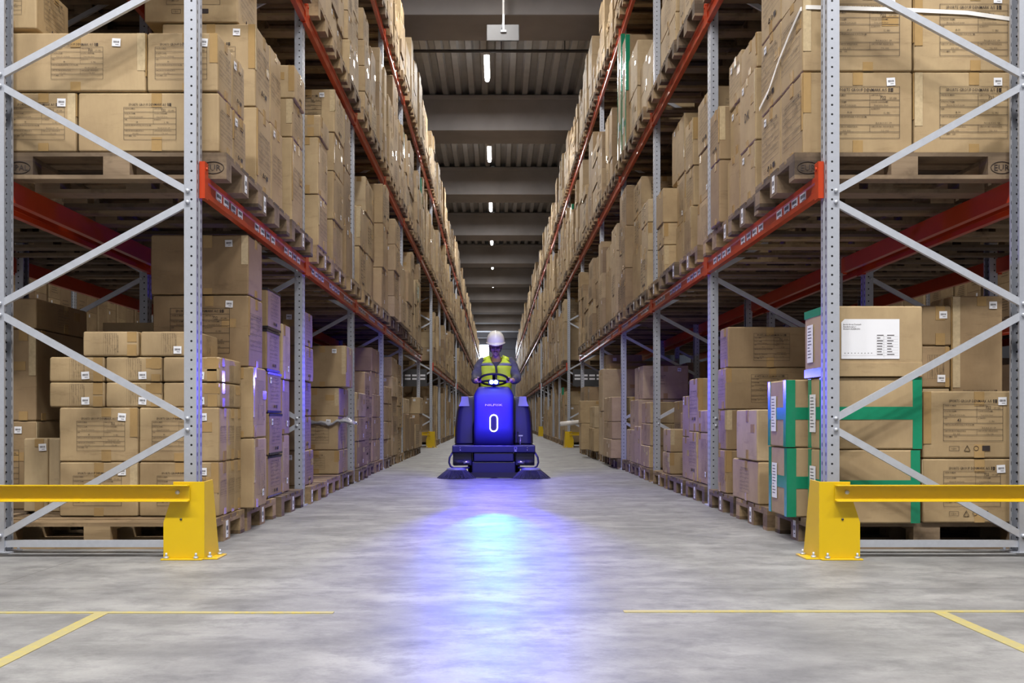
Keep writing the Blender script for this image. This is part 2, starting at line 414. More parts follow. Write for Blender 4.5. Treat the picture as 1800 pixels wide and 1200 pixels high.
mb = MB(); mb.box((16, -13, 0), (16.2, 92, 9.3)); struct(mb.build('wall_right', M['wallm']))
mb = MB()
for (a, b) in (((-16, 0), (-3.4, 9.3)), ((-0.68, 0), (16, 9.3)), ((-3.4, 0), (-0.68, 6.15)), ((-3.4, 7.62), (-0.68, 9.3))):
    mb.box((a[0], 90.2, a[1]), (b[0], 90.5, b[1]))
mb.box((-16, 90.1, 7.3), (-3.4, 90.2, 7.36)); mb.box((-0.6, 90.1, 7.2), (16, 90.2, 7.3)); struct(mb.build('wall_back', M['wallm']))
mb = MB(); mb.box((-16, -13.2, 0), (16, -13, 9.3)); struct(mb.build('wall_front', M['wallm']))
win = struct(MB.build((lambda m: (m.box((-3.4, 90.3, 6.15), (-0.68, 90.34, 7.62)), m)[1])(MB()), 'window_1', M['day']))
mb = MB()
for x in (-3.4, -2.5, -1.6, -0.72): mb.box((x, 90.22, 6.15), (x + 0.05, 90.3, 7.62))
for z in (6.15, 6.85, 7.57): mb.box((-3.4, 90.22, z), (-0.68, 90.3, z + 0.05))
mb.build('window_frame', M['panel'], win)
# floor markings
def strip(name, x0, y0, x1, y1, lab):
    mb = MB(); mb.box((x0, y0, 0.0), (x1, y1, 0.0025)); struct(mb.build(name, M['line']))
strip('trim_1', -3.2, 3.545, -0.6, 3.575, ''); strip('trim_2', 0.47, 3.565, 3.6, 3.60, '')
strip('trim_3', -1.475, -1.0, -1.425, 3.545, ''); strip('trim_4', 1.61, -1.0, 1.66, 3.565, '')

# lamps
def tube_lamp(x, y, lab, across=False):
    t = tag(link('ceiling_lamp', None, None, (x, y, DZ)), lab, 'ceiling lamp', 'tube lamps under the roof')
    if across: t.rotation_euler = (0, 0, R(90))
    mb = MB(); mb.box((-0.07, -0.76, LAMP_Z - DZ), (0.07, 0.76, LAMP_Z - DZ + 0.06)); mb.build('housing', M['lampw'], t, bevel=0.01)
    mb = MB(); mb.tube([(0, -0.72, LAMP_Z - DZ - 0.03), (0, 0.72, LAMP_Z - DZ - 0.03)], 0.055, 12); mb.build('glowing_cover', M['tubeglow'], t)
    mb = MB()
    for yy in (-0.6, 0.6): mb.cyl((0, yy, LAMP_Z - DZ + 0.05), (0, yy, -0.004), 0.004, 6)
    mb.build('hanging_wires', M['pipe'], t)
ordn = ['first', 'second', 'third', 'fourth', 'fifth', 'sixth', 'seventh', 'eighth', 'ninth', 'tenth', 'eleventh', 'twelfth', 'thirteenth', 'fourteenth', 'fifteenth', 'sixteenth']
for i, y in enumerate(LAMP_Y):
    if y < 20: lab = f'white tube lamp over the aisle mouth, {ordn[i]} of those above the photographer'
    else: lab = f'glowing white tube lamp hanging over the aisle, {ordn[i - 4]} one in view down the row'
    tube_lamp(-0.22, y, lab)
# dark pipe across, and the hanging grey panel
mb = MB(); mb.cyl((-5.5, 21.3, 8.80), (5.5, 21.3, 8.80), 0.035, 10)
for x in (-2.6, 0.1, 1.5): mb.cyl((x, 21.3, 8.80), (x, 21.3, DZ - 0.004), 0.012, 6)
tag(mb.build('sprinkler_pipe', M['pipe']), 'thin dark pipe running crosswise under the corrugated roof', 'pipe')
t = tag(link('hanging_panel', None, None, (0.12, 17.0, 8.14)), 'grey rectangular panel hanging on a rod from the roof beam', 'panel')
zc = H + (735 - 58) * 17.0 / F - 8.14
mb = MB(); mb.box((-0.285, -0.02, zc - 0.145), (0.285, 0.02, zc + 0.145)); mb.build('panel_board', M['panel'], t, bevel=0.012, loc=(-0.01, 0, 0))
mb = MB(); mb.cyl((0, 0.03, zc + 0.1), (0, 0.03, 1.0), 0.022, 10)
mb.build('rod', M['lampw'], t)
mb = MB(); mb.box((-0.012, -0.05, zc + 0.02), (0.012, 0.04, zc + 0.30)); mb.cyl((-0.05, -0.05, zc + 0.0), (0.02, -0.03, zc + 0.32), 0.008, 8); mb.box((-0.045, -0.06, zc), (0.045, -0.02, zc + 0.03))
mb.build('bracket', M['galv'], t)

# ------------------------------------------------------------------ racks
NY = [5.17, 7.97, 10.77, 13.57, 16.37, 20.07, 23.9, 27.3, 30.3, 33.3, 36.1, 38.7]
while NY[-1] < 86: NY.append(NY[-1] + 2.8)
TUN = (5, 10)                                    # bays bridged over a cross aisle: nothing below the second shelf
BEAM = [1.905, 3.96, 6.015]; PAL = [0.0, 2.02, 4.075, 6.13]; POSTH = 7.15
XF = {-1: -1.59, 1: 1.75}; DEPTH = 1.083
def offset_poly(pts, t):
    out = []
    for i, p in enumerate(pts):
        a = Vector(pts[max(i - 1, 0)]); b = Vector(pts[min(i + 1, len(pts) - 1)]); d = (b - a).normalized()
        out.append((p[0] - d.y * t, p[1] + d.x * t))
    return out
def post_mesh(s, hgt, flip=False):
    q = [(0.065, 0.020), (0.065, 0), (0.0, 0), (0.0, 0.036), (0.007, 0.043), (0.007, 0.057), (0.0, 0.064), (0.0, 0.1), (0.065, 0.1), (0.065, 0.080)]
    q2 = offset_poly(q, -0.0025)[::-1]
    poly = [(s * a, b) for a, b in q + q2]
    mb = MB(); n = len(poly)
    mb.add([(a, b, 0) for a, b in poly] + [(a, b, hgt) for a, b in poly], [(i, (i + 1) % n, n + (i + 1) % n, n + i) for i in range(n)])
    return mb.mesh('post', [M['steel']], True)
PM = {1: post_mesh(1, POSTH), -1: post_mesh(-1, POSTH)}
def foot_mesh(s):
    mb = MB(); mb.box((s * -0.02, -0.03, 0), (s * 0.10, 0.13, 0.008)); mb.cyl((s * 0.085, 0.115, 0), (s * 0.085, 0.115, 0.03), 0.008, 6); mb.cyl((s * -0.01, -0.018, 0), (s * -0.01, -0.018, 0.03), 0.008, 6)
    return mb.mesh('foot_plate', [M['galv']], True)
FM = {1: foot_mesh(1), -1: foot_mesh(-1)}
def brace_mesh(s, depth=DEPTH):
    mb = MB(); a = 0.045; b = depth - 0.045; z = 0.095; fr = False
    segs = []; zz = 0.078
    pts = [(b, 0.078)]; k = 0; znode = 0.686
    # zigzag between front and rear nodes
    nodes = [(b, 0.095), (a, 0.686), (b, 1.294), (a, 1.89), (b, 2.506), (a, 3.10), (b, 3.71), (a, 4.31), (b, 4.92), (a, 5.52), (b, 6.13), (a, 6.74), (b, 7.05)]
    for i in range(len(nodes) - 1):
        p, q = nodes[i], nodes[i + 1]
        sg = 1 if q[1] > p[1] else -1
        P0 = Vector((s * p[0], 0.012, p[1] + (0.03 if i else 0))); P1 = Vector((s * q[0], 0.012, q[1] - 0.03))
        mb.bar(P0, P1, 0.022, 0.036, (0, 0, 1) if False else Vector((0, 1, 0)).cross(P1 - P0).normalized())
        for e in (P0, P1): mb.cyl((e.x, -0.012, e.z), (e.x, 0.0, e.z), 0.011, 8)
    mb.bar((s * 0.03, 0.03, 0.05), (s * (depth - 0.03), 0.03, 0.05), 0.03, 0.036)
    return mb.mesh('bracing', [M['galv']], True)
BM = {1: brace_mesh(1), -1: brace_mesh(-1)}
def beam_prof(s, rear=False):
    k = -1 if rear else 1
    pr = [(-0.028, 0), (-0.028, 0.030), (-0.020, 0.037), (-0.020, 0.080), (-0.028, 0.087), (-0.028, 0.115), (0.012, 0.115), (0.012, 0)]
    return [(s * k * a, z) for a, z in pr]
def make_rack(s, u0, nb, lab, stickers=False, first=0, name='pallet_rack', face_flip=False):
    """s: side of the aisle; u0: distance of its front plane behind the aisle front; bays first..nb"""
    xf = XF[s] + s * u0
    t = tag(link(name, None, None, (xf, NY[first], 0)), lab, 'pallet rack')
    oy = NY[first]
    for i in range(first, nb + 1):
        y = NY[i] - 0.05 - oy
        p = link('post', PM[s], t, (0, y, 0)); link('foot_plate', FM[s], p)
        p = link('post', PM[-s], t, (s * DEPTH, y, 0)); link('foot_plate', FM[-s], p)
        link('bracing', BM[s], t, (0, y, 0))
    rest = MB(); nrear = 0
    for i in range(first, nb):
        y0 = NY[i] + 0.05 - oy; y1 = NY[i + 1] - 0.05 - oy
        for lv in range(3):
            if i in TUN and lv == 0: continue
            for rear in (False, True):
                mb = MB(); X = s * DEPTH if rear else 0.0
                mb.prism([(X + a, b) for a, b in beam_prof(s, rear)], y0, y1)
                k = -1 if rear else 1
                for (ya, yb) in ((y0 - 0.049, y0 + 0.012), (y1 - 0.012, y1 + 0.049)):
                    mb.box((X - s * k * 0.030, ya, -0.012), (X - s * k * 0.0, yb, 0.185))
                    mb.cyl((X - s * k * 0.030, (ya + yb) / 2, 0.15), (X - s * k * 0.036, (ya + yb) / 2, 0.15), 0.010, 6)
                z = BEAM[lv]
                if rear and i >= 5:
                    n0 = len(rest.v); rest.v += [(v[0], v[1], v[2] + z) for v in mb.v]; rest.f += [[j + n0 for j in f] for f in mb.f]; rest.m += mb.m; rest.sm += mb.sm
                    continue
                b = mb.build('beam', M['red'], t, (0, 0, z))
                if rear: b.name = 'rear_beam'
                elif stickers and i >= 5 and lv < 2:
                    lm = MB(); lx = sorted((-s * 0.0205, -s * 0.0245)); lm.box((lx[0], y0 + 0.1, 0.036), (lx[1], y1 - 0.1, 0.082)); lm.build('label_glare_row', M['paper'], b)  # continuous white strip: far labels with their glare painted in
                elif stickers and lv == 0 and i < 5:
                    ns = int((y1 - y0) / 0.87)
                    for q in range(ns):
                        for r_ in range(4):
                            yy = y0 + 0.07 + 0.87 * q + 0.17 + 0.152 * r_
                            if not rear: link('location_label', P['beam_label'], b, (-s * 0.0215, yy, 0.058), (0, 0, R(90) if s < 0 else R(-90)))
    if rest.v: tag(rest.build('rear_beams', M['red'], t), kind='stuff')
    return t
make_rack(-1, 0, len(NY) - 1, 'long grey-post rack with red beams lining the left of the aisle', True)
make_rack(1, 0, len(NY) - 1, 'long grey-post rack with red beams lining the right of the aisle', True)
make_rack(-1, 1.27, 6, 'rack standing back to back behind the rack left of the aisle')
make_rack(1, 1.27, 6, 'rack standing back to back behind the rack right of the aisle')
make_rack(-1, 5.54, 8, 'rack of the neighbouring aisle, seen far left between the shelves', first=1)
make_rack(1, 5.54, 8, 'rack of the neighbouring aisle, seen far right between the shelves', first=1)

# ------------------------------------------------------------------ pallets
def pallet_mb(mb, x0, y0, z0, rr=None, low=False):
    """1.2 along x from x0, 0.8 along y from y0"""
    for i in range(5):
        wd = 0.145 if i % 2 == 0 else 0.10
        yc = (0.0725, 0.2375, 0.4, 0.5625, 0.7275)[i]
        mb.box((x0, y0 + yc - wd / 2, z0 + 0.122), (x0 + 1.2, y0 + yc + wd / 2, z0 + 0.144))
    for xc in (0.0725, 0.6, 1.1275):
        mb.box((x0 + xc - 0.0725, y0, z0 + 0.100), (x0 + xc + 0.0725, y0 + 0.8, z0 + 0.122))
        for yc in (0.05, 0.4, 0.75):
            w_ = 0.0725 if yc == 0.4 else 0.05
            mb.box((x0 + xc - 0.0725, y0 + yc - w_, z0 + 0.022), (x0 + xc + 0.0725, y0 + yc + w_, z0 + 0.100))
    for yc in (0.05, 0.4, 0.75):
        w_ = 0.0725 if yc == 0.4 else 0.05
        mb.box((x0, y0 + yc - w_, z0), (x0 + 1.2, y0 + yc + w_, z0 + 0.022))
mb = MB(); pallet_mb(mb, 0, 0, 0); PALM = {'w': mb.mesh('pallet', [M['wood']]), 'o': mb.mesh('pallet', [M['oldwood']])}
for k in PALM.values():
    pass
LEVEL_W = ['floor level', 'first shelf', 'second shelf', 'top shelf']
ORD = ['bottom', 'second', 'third', 'fourth', 'fifth', 'sixth', 'seventh', 'eighth', 'ninth', 'tenth']
BAYW = ['first', 'second', 'third', 'fourth', 'fifth', 'sixth', 'seventh', 'eighth', 'ninth', 'tenth', 'eleventh', 'twelfth', 'thirteenth', 'fourteenth'] + ['later'] * 30
SIDEW = {-1: 'left', 1: 'right'}
RN = random.Random(11)
slots = []          # (side, level, bay, slot, y0)
def bay_slots(i):
    y = NY[i] + 0.05; L = NY[i + 1] - NY[i] - 0.1; n = int(L / 0.86)
    return [y + 0.05 + k * (L - 0.05 - 0.8 * n) / n + k * 0.8 for k in range(n)]
NB = len(NY) - 1
SLY = {i: bay_slots(i) for i in range(NB)}
pal_rest = MB(); npal = 0
PAL_X = {}
def place_pallet(s, lv, i, k, y0, u=None, indiv=True):
    global npal
    if u is None: u = -0.02 if lv == 0 else -0.09
    u += RN.uniform(-0.02, 0.02)
    near = XF[s] + s * u
    x0 = near if s > 0 else near - 1.2
    if indiv:
        kind = 'o' if RN.random() < 0.45 else 'w'
        if i == 0 and k == 0 and lv > 0: kind = 'o'
        cx = x0 + 0.6
        o = link('euro_pallet', PALM[kind], None, (x0, y0, PAL[lv] + 0.0005))
        tag(o, f"{'pale' if kind == 'w' else 'dark weathered'} wooden pallet, {ordn[k]} in the {BAYW[i]} bay, {LEVEL_W[lv]}, {SIDEW[s]} rack", 'pallet',
            f'wooden pallets carrying cartons in the {SIDEW[s]} rack')
        if i < 5 and lv < 2:
            yy = 0.4 if RN.random() < 0.8 else 0.05
            x = (1.2 + 0.002) if s < 0 else -0.002
            tg = link('barcode_tag', P['tag'], o, (x, yy, 0.065), (0, 0, R(90) if s < 0 else R(-90)))
        if i == 0 and k == 0 and lv == 1:
            for xx, st in ((0.0725, 'epal'), (1.1275, 'eur')):
                if s > 0: st = 'eur'
                link('burned_stamp', P[st], o, (xx, -0.002, 0.061), sc=0.95)
        npal += 1
    else:
        pallet_mb(pal_rest, x0, y0, PAL[lv])
    return near

# ------------------------------------------------------------------ cartons: gather specs first
CARTONS = []
used = {}
FLAT = {}
def slot_of(y):
    for i in range(NB):
        if NY[i] <= y < NY[i + 1]:
            ss = SLY[i]; return i, min(range(len(ss)), key=lambda k: abs(ss[k] + 0.4 - y))
    return NB - 1, 0
def column(s, lv, Yn, Yf, X, zs, w_=0.59, openn=False, tone=None, style=None, back=True, label=None, rest=False, prints=None, tape=None):
    """zs: boundaries from top to bottom (the bottom is the pallet top)"""
    i, k = slot_of((Yn + Yf) / 2)
    used[(s, lv, i, k)] = used.get((s, lv, i, k), 0) + 1
    c = used[(s, lv, i, k)]
    n = len(zs) - 1
    for r in range(n):
        x0, x1 = (X - w_, X) if s < 0 else (X, X + w_)
        j = RN.uniform(-0.012, 0.012) if not label else 0
        CARTONS.append(dict(s=s, lv=lv, i=i, k=k, c=c, row=n - 1 - r, nrow=n, x0=x0 + j, x1=x1 + j, y0=Yn + 0.004, y1=Yf - 0.004, z0=zs[r + 1] + 0.002, z1=zs[r] - 0.001,
                            open=openn if isinstance(openn, bool) else (r < openn), tone=tone[r] if isinstance(tone, (list, tuple)) else tone, style=style[r] if isinstance(style, (list, tuple)) else style,
                            label=label[r] if isinstance(label, (list, tuple)) else label, rest=rest, prints=prints, tape=tape))
    if back and w_ < 1.0:
        zt = zs[0] - RN.choice((0, 0, 0.1, 0.25)); X2 = X + s * (w_ + 0.01); m = max(1, round((zt - zs[-1]) / 0.42))
        for r in range(m):
            za = zs[-1] + (zt - zs[-1]) * r / m; zb = zs[-1] + (zt - zs[-1]) * (r + 1) / m
            x0, x1 = sorted((X2, X2 + s * 0.57))
            CARTONS.append(dict(s=s, lv=lv, i=i, k=k, c=9, row=r, nrow=m, x0=x0, x1=x1, y0=Yn + 0.01, y1=Yf - 0.01, z0=za + 0.002, z1=zb - 0.002, open=False, tone=None, style=None, label=None, rest=True, prints=None, tape=None))
def px(s, lv, Yn, xe, xf, ys, **kw):
    X = (xe - VX) * Yn / F; Yf = X * F / (xf - VX)
    base = PAL[lv] + 0.145
    zs = [H + (735 - y) * Yn / F for y in ys] + [base]
    if lv < 3: zs = [min(z, BEAM[lv] - 0.03) for z in zs]
    zs = [z for q, z in enumerate(zs) if q == 0 or zs[q - 1] - z > 0.05 or q == len(zs) - 1]
    if len(zs) > 2 and zs[-2] - zs[-1] < 0.10: zs.pop(-2)
    column(s, lv, Yn, Yf, X, zs, **kw)

# --- left rack, first bay, floor: the pallet seen end-on
def grid(s, lv, x0, x1, y0, y1, z0, z1, **kw):
    i, k = slot_of((y0 + y1) / 2); used[(s, lv, i, k)] = used.get((s, lv, i, k), 0) + 1
    d = dict(s=s, lv=lv, i=i, k=k, c=kw.pop('c', 1), row=kw.pop('row', 0), nrow=9, x0=min(x0, x1), x1=max(x0, x1), y0=y0, y1=y1, z0=z0, z1=z1, open=True, tone='tan', style='table', label=None, rest=False, prints=None, tape=None, prio=50)
    d.update(kw); CARTONS.append(d)
def WX(x, Y): return (x - VX) * Y / F
def WZ(y, Y): return H + (735 - y) * Y / F
Y0 = 5.62
names2 = ['lower', 'upper']
for r, (za, zb) in enumerate(((0.145, 0.462), (0.464, 0.779))):
    for q in range(2):
        xa = WX(104 if q == 0 else 244.5, Y0); xb = WX(242.5 if q == 0 else 385, Y0)
        for d in range(3):
            if d and q == 0:
                continue
            yd = Y0 + 0.165 * d + (0.004 if d else 0)
            lab = (f"{names2[r]} printed carton in front of the {'outer' if q == 0 else 'aisle'} half, first floor pallet, left rack" if d == 0 else
                   f"{names2[r]} thin printed carton, {ordn[d]} along the aisle, first floor pallet, left rack")
            grid(-1, 0, xa, xb, yd, yd + 0.163, za, zb, row=r, tone='tan', label=lab)
        if q == 0: grid(-1, 0, xa, xb, Y0 + 0.166, Y0 + 0.49, za, zb, row=r, rest=True, open=False)
flz = [0.780, 0.928, 1.076, 1.224]
rowx = [[(86, 183), (185, 284), (286, 385.5)], [(86, 183), (185, 284), (286, 385.5)], [(145.5, 243), (246, 346)]]
for r in range(3):
    for q, (xa, xb) in enumerate(rowx[r]):
        where = ['outer', 'middle', 'aisle-side'][q] if r < 2 else ['outer', 'inner'][q]
        grid(-1, 0, WX(xa, Y0), WX(xb, Y0), Y0 + RN.uniform(0, .01), Y0 + (0.50 if r < 2 else 0.42), flz[r] + 0.001, flz[r + 1] - 0.003, row=2 + r, style='vertical', tone='tan',
             label=f"flat carton, {where} of the {['lowest', 'middle', 'topmost'][r]} flat layer, first floor pallet, left rack")
grid(-1, 0, WX(41, 5.9), WX(84, 5.9), 5.9, 6.05, .145, WZ(770, 5.9), style='plain', tone='pale', label='narrow pale upright carton behind the yellow rail, far left floor pallet')
grid(-1, 0, WX(85, 5.9), WX(106, 5.9), 5.9, 6.05, .145, WZ(770, 5.9), style='plain', tone='pale', label='second narrow pale upright carton beside the low printed cartons, left rack')
# tall dark cartons on the rack behind
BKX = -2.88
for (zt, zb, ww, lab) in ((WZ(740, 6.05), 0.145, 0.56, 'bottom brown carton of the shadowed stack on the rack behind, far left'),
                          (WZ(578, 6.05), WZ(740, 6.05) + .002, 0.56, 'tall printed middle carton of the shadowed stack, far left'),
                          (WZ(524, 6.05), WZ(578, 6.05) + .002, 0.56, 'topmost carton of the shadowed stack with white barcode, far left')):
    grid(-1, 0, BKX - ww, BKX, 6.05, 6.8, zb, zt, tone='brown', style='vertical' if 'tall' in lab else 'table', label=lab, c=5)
# big boxes behind
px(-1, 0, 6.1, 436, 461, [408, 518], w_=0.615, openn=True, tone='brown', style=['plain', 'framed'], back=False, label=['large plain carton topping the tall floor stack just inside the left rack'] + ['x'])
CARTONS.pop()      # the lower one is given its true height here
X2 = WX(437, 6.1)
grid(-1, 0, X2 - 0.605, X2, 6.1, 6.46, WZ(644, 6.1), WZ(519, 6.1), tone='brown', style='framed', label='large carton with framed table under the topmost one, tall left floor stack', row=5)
px(-1, 0, 6.1, 444, 467, [644, 770], w_=0.6, tone='tan', style='vertical', openn=1)
px(-1, 0, 6.83, 470, 494, [504, 577, 652, 726, 801], tone='brown', style='icons', openn=2, tape='black')
px(-1, 0, 7.32, 494, 508, [568, 666, 764], style='vertical')
px(-1, 0, 8.12, 533, 549, [545, 607, 669, 731, 792], tone='brown', style='icons', openn=True, w_=0.62)
px(-1, 0, 9.84, 608, 620, [607], w_=0.60, openn=True, tone='tan', style='plain', back=False, label=['large carton topping the leaning floor stack in the second left bay'])
CARTONS[-1]['z0'] = WZ(680, 9.84) + 0.002
px(-1, 0, 9.86, 595, 611, [681, 731, 791], w_=0.5, openn=True, tone='tan', style=['plain', 'table', 'table'])
px(-1, 0, 11.0, 627, 644, [689, 733, 776], openn=1, style='vertical'); 
px(-1, 0, 12.6, 654, 667, [610, 652, 692, 733, 773], openn=2, tone='tan', style='plain')
px(-1, 0, 13.75, 676, 689, [678, 709, 741, 773], openn=True, tone='tan', style='plain', w_=0.5)
px(-1, 0, 14.7, 689.5, 700, [627, 661, 697, 731, 765], openn=2, tone='pale', style='plain')
px(-1, 0, 16.5, 711, 720, [700, 727], openn=True); px(-1, 0, 17.4, 721, 731, [734], openn=True, style='plain', w_=0.5); px(-1, 0, 18.3, 731, 738, [746], w_=.5); px(-1, 0, 19.3, 738, 747, [698, 727, 755], openn=2, style='plain')
# --- right rack, first bay, floor
YR = 5.25
xa, xb = WX(1447, YR), WX(1617, YR)
GR = dict(tone='tan', style='plain', tape='green')
grid(1, 0, xa, xb, YR, YR + 0.245, 0.145, 0.545, row=0, label='green-taped carton behind the yellow guard, bottom of the three nearest right', **GR)
grid(1, 0, xa, xb + 0.01, YR, YR + 0.245, 0.548, 0.94, row=1, label='green-taped carton, middle of the three nearest in the right rack', **GR)
grid(1, 0, WX(1449, YR) - 0.01, WX(1621, YR), YR - 0.01, YR + 0.30, 0.943, 1.325, row=2, tone='tan', style='address', tape='greenend', label='carton with large white address sheet topping the green-taped stack, right rack')
YG = 5.58; xa = WX(1384, YG)
grid(1, 0, xa, xa + 0.60, YG, YG + 0.37, 0.145, WZ(787, YG), row=0, c=2, label='green-taped carton with delivery note, bottom of the aisle-side pair, right rack', **GR)
grid(1, 0, xa - .005, xa + 0.60, YG, YG + 0.37, WZ(787, YG) + .003, WZ(667, YG), row=1, c=2, label='green-taped carton with delivery note, top of the aisle-side pair, right rack', **GR)
xa, xb = WX(1622, 5.28), WX(1793, 5.28)
grid(1, 0, xa, xb, 5.28, 5.68, 0.145, WZ(806, 5.28), row=0, c=3, style='icons', label='lower of the two cartons printed 43, nearest floor pallet, right rack')
grid(1, 0, xa, xb + 0.01, 5.28, 5.68, WZ(806, 5.28) + .003, WZ(687, 5.28), row=1, c=3, style='icons', label='upper of the two cartons printed 43, nearest floor pallet, right rack')
BKR = 3.04
grid(1, 0, WX(1621, 5.75), WX(1673, 5.75), 5.75, 6.05, WZ(607, 5.75), WZ(537, 5.75), c=5, style='plain', tone='brown', label='small brown carton with barcode, upper of two right of the address carton')
grid(1, 0, WX(1621, 5.75), WX(1671, 5.75), 5.75, 6.05, WZ(681, 5.75), WZ(608, 5.75), c=5, style='vertical', tone='brown', label='small brown carton, lower of two right of the address carton')
grid(1, 0, WX(1621, 5.75), WX(1669, 5.75), 5.75, 6.05, 0.145, WZ(683, 5.75), c=5, style='plain', tone='brown', rest=True)
grid(1, 0, WX(1674, 5.75), WX(1674, 5.75) + 0.30, 5.75, 6.05, .145, WZ(520, 5.75), c=6, style='plain', tone='brown', rest=True, open=False)
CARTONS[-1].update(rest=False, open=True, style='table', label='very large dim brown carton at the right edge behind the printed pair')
px(1, 0, 6.35, 1337, 1290, [812], tone='tan', style='table', openn=True, w_=0.5)
px(1, 0, 6.36, 1331.5, 1294, [719], tone='pale', style='plain', openn=True, back=False, label=['pale bulging carton resting on the printed one, third floor stack, right rack'], w_=0.42)
CARTONS[-1]['z0'] = WZ(811, 6.35)
used_dummy = 0
px(1, 0, 7.30, 1278, 1264, [574, 646, 719.5, 791], tone='brown', style=['framed', 'framed', 'vertical', 'vertical'], openn=True, w_=0.66)
px(1, 0, 8.12, 1249, 1227, [720, 761], tone='tan', style='vertical', openn=1); px(1, 0, 8.62, 1227, 1212, [664, 759], tone='tan', style='icons', openn=1)
px(1, 0, 9.0, 1212, 1200, [695, 768], tone='tan', style='plain')
px(1, 0, 9.84, 1178.5, 1155, [754, 795], tone='tan', style=['plain', 'table'], openn=True, w_=0.42, back=False)
grid(1, 0, 1.92, 2.09, 9.9, 10.1, WZ(754, 9.9) + .003, WZ(725, 9.9), style='plain', tone='tan', label='small carton with white label on top of the low second-bay stack, right rack', c=3)
px(1, 0, 10.25, 1200, 1176, [704], tone='brown', style='framed', openn=True, w_=0.9, back=False)
px(1, 0, 11.05, 1141.7, 1126, [706, 744, 784], tone='tan', style=['plain', 'vertical', 'plain'], openn=True)
px(1, 0, 11.9, 1126, 1114, [749], tone='pale', style='plain', openn=True)
px(1, 0, 12.4, 1113, 1100, [755], tone='pale', style='tma', openn=True, back=False)
px(1, 0, 12.45, 1122, 1100, [701.7], tone='pale', style='tma', openn=True, back=False, label=['middle pale carton stencilled with large letters, third right bay, floor'])
CARTONS[-1]['z0'] = WZ(754.5, 12.45); CARTONS[-1]['y1'] = 13.2
px(1, 0, 12.45, 1130, 1106, [642], tone='pale', style='tma', openn=True, back=False, label=['top pale carton stencilled with large letters, third right bay, floor'])
CARTONS[-1]['z0'] = WZ(701, 12.45); CARTONS[-1]['y1'] = 13.2
px(1, 0, 13.75, 1075, 1062, [697, 741, 772], openn=True, style='plain', tone='tan')
px(1, 0, 14.9, 1060, 1051, [648, 723], openn=True, style='plain', tone='pale'); px(1, 0, 16.6, 1044, 1036, [714, 752], openn=True, style='plain')
px(1, 0, 17.6, 1021, 1018, [704, 744], openn=True, tone='tan', style='plain')
# --- left rack first shelf
Y1 = 5.27
for r, (ya, yb) in enumerate(((162.5, 267), (57, 161))):
    za, zb = WZ(yb, Y1), WZ(ya, Y1)
    if r == 0: za = 2.166
    cols = [(9, 133.5), (137, 385)] if r == 0 else [(1, 256), (258.5, 383)]
    for q, (xa, xb) in enumerate(cols):
        grid(-1, 1, WX(xa, Y1), WX(xb, Y1), Y1, Y1 + 0.275, za + .002, zb - .001, row=r, c=q + 1, style='table',
             label=f"{['narrow', 'wide'][(q + r) % 2]} printed carton in the {names2[r]} row facing out, first shelf pallet, left rack")
    grid(-1, 1, WX(250, Y1), WX(385 if r == 0 else 383, Y1), Y1 + 0.279, Y1 + (0.56 if r == 0 else 0.55), za + .002, zb - .001, row=r, c=3, style='icons', open=False,
         label=f"{names2[r]} printed carton behind the corner one, aisle side, first shelf pallet, left rack")
grid(-1, 1, WX(-60, 5.3), WX(64, 5.3), 5.3, 5.7, WZ(51, 5.3) + .002, WZ(-40, 5.3), row=2, style='icons', label='carton at the top left corner above the printed rows, left rack')
grid(-1, 1, WX(120, 5.85), WX(352, 5.85), 5.6, 6.05, 2.166, WZ(38, 5.85), row=2, c=4, style='plain', tone='brown', rest=True, open=False)
px(-1, 1, 6.2, 452, 477, [41, 187], w_=0.60, tone='tan', style=['icons', 'icons', 'vertical'], openn=True)
CARTONS_TOP = (WX(418, 6.2))
grid(-1, 1, CARTONS_TOP - 0.6, CARTONS_TOP, 6.2, 6.95, WZ(40, 6.2) + .002, WZ(-75, 6.2), row=4, style='icons', label='carton overhanging at the top of the second shelf stack, nearest left bay')
px(-1, 1, 6.70, 477, 496, [78, 215], tone='tan', style=['plain', 'table', 'vertical'])
px(-1, 1, 7.22, 515, 534, [113, 172, 240], tone='tan', style=['icons', 'table', 'table', 'table'], openn=2)
px(-1, 1, 8.12, 561, 577, [201, 240, 341], tone='tan', style='plain', openn=2); px(-1, 1, 9.0, 587, 604, [156, 232, 300, 385], tone='tan', style='plain', openn=1)
px(-1, 1, 9.86, 606, 618, [190, 290, 395], style='plain')
px(-1, 1, 10.95, 632, 644, [361, 432], tone='tan', style=['plain', 'icons', 'icons'], openn=True); px(-1, 1, 11.75, 641, 661, [309, 372, 440], tone='pale', style=['vertical', 'plain', 'plain'], openn=1)
px(-1, 1, 13.75, 694, 702, [384, 429, 475, 520], tone='tan', style='table', openn=2); px(-1, 1, 14.6, 704, 715, [461, 520], tone='pale', style='plain', openn=1); px(-1, 1, 15.5, 717, 726, [474, 530], style='plain', openn=1)
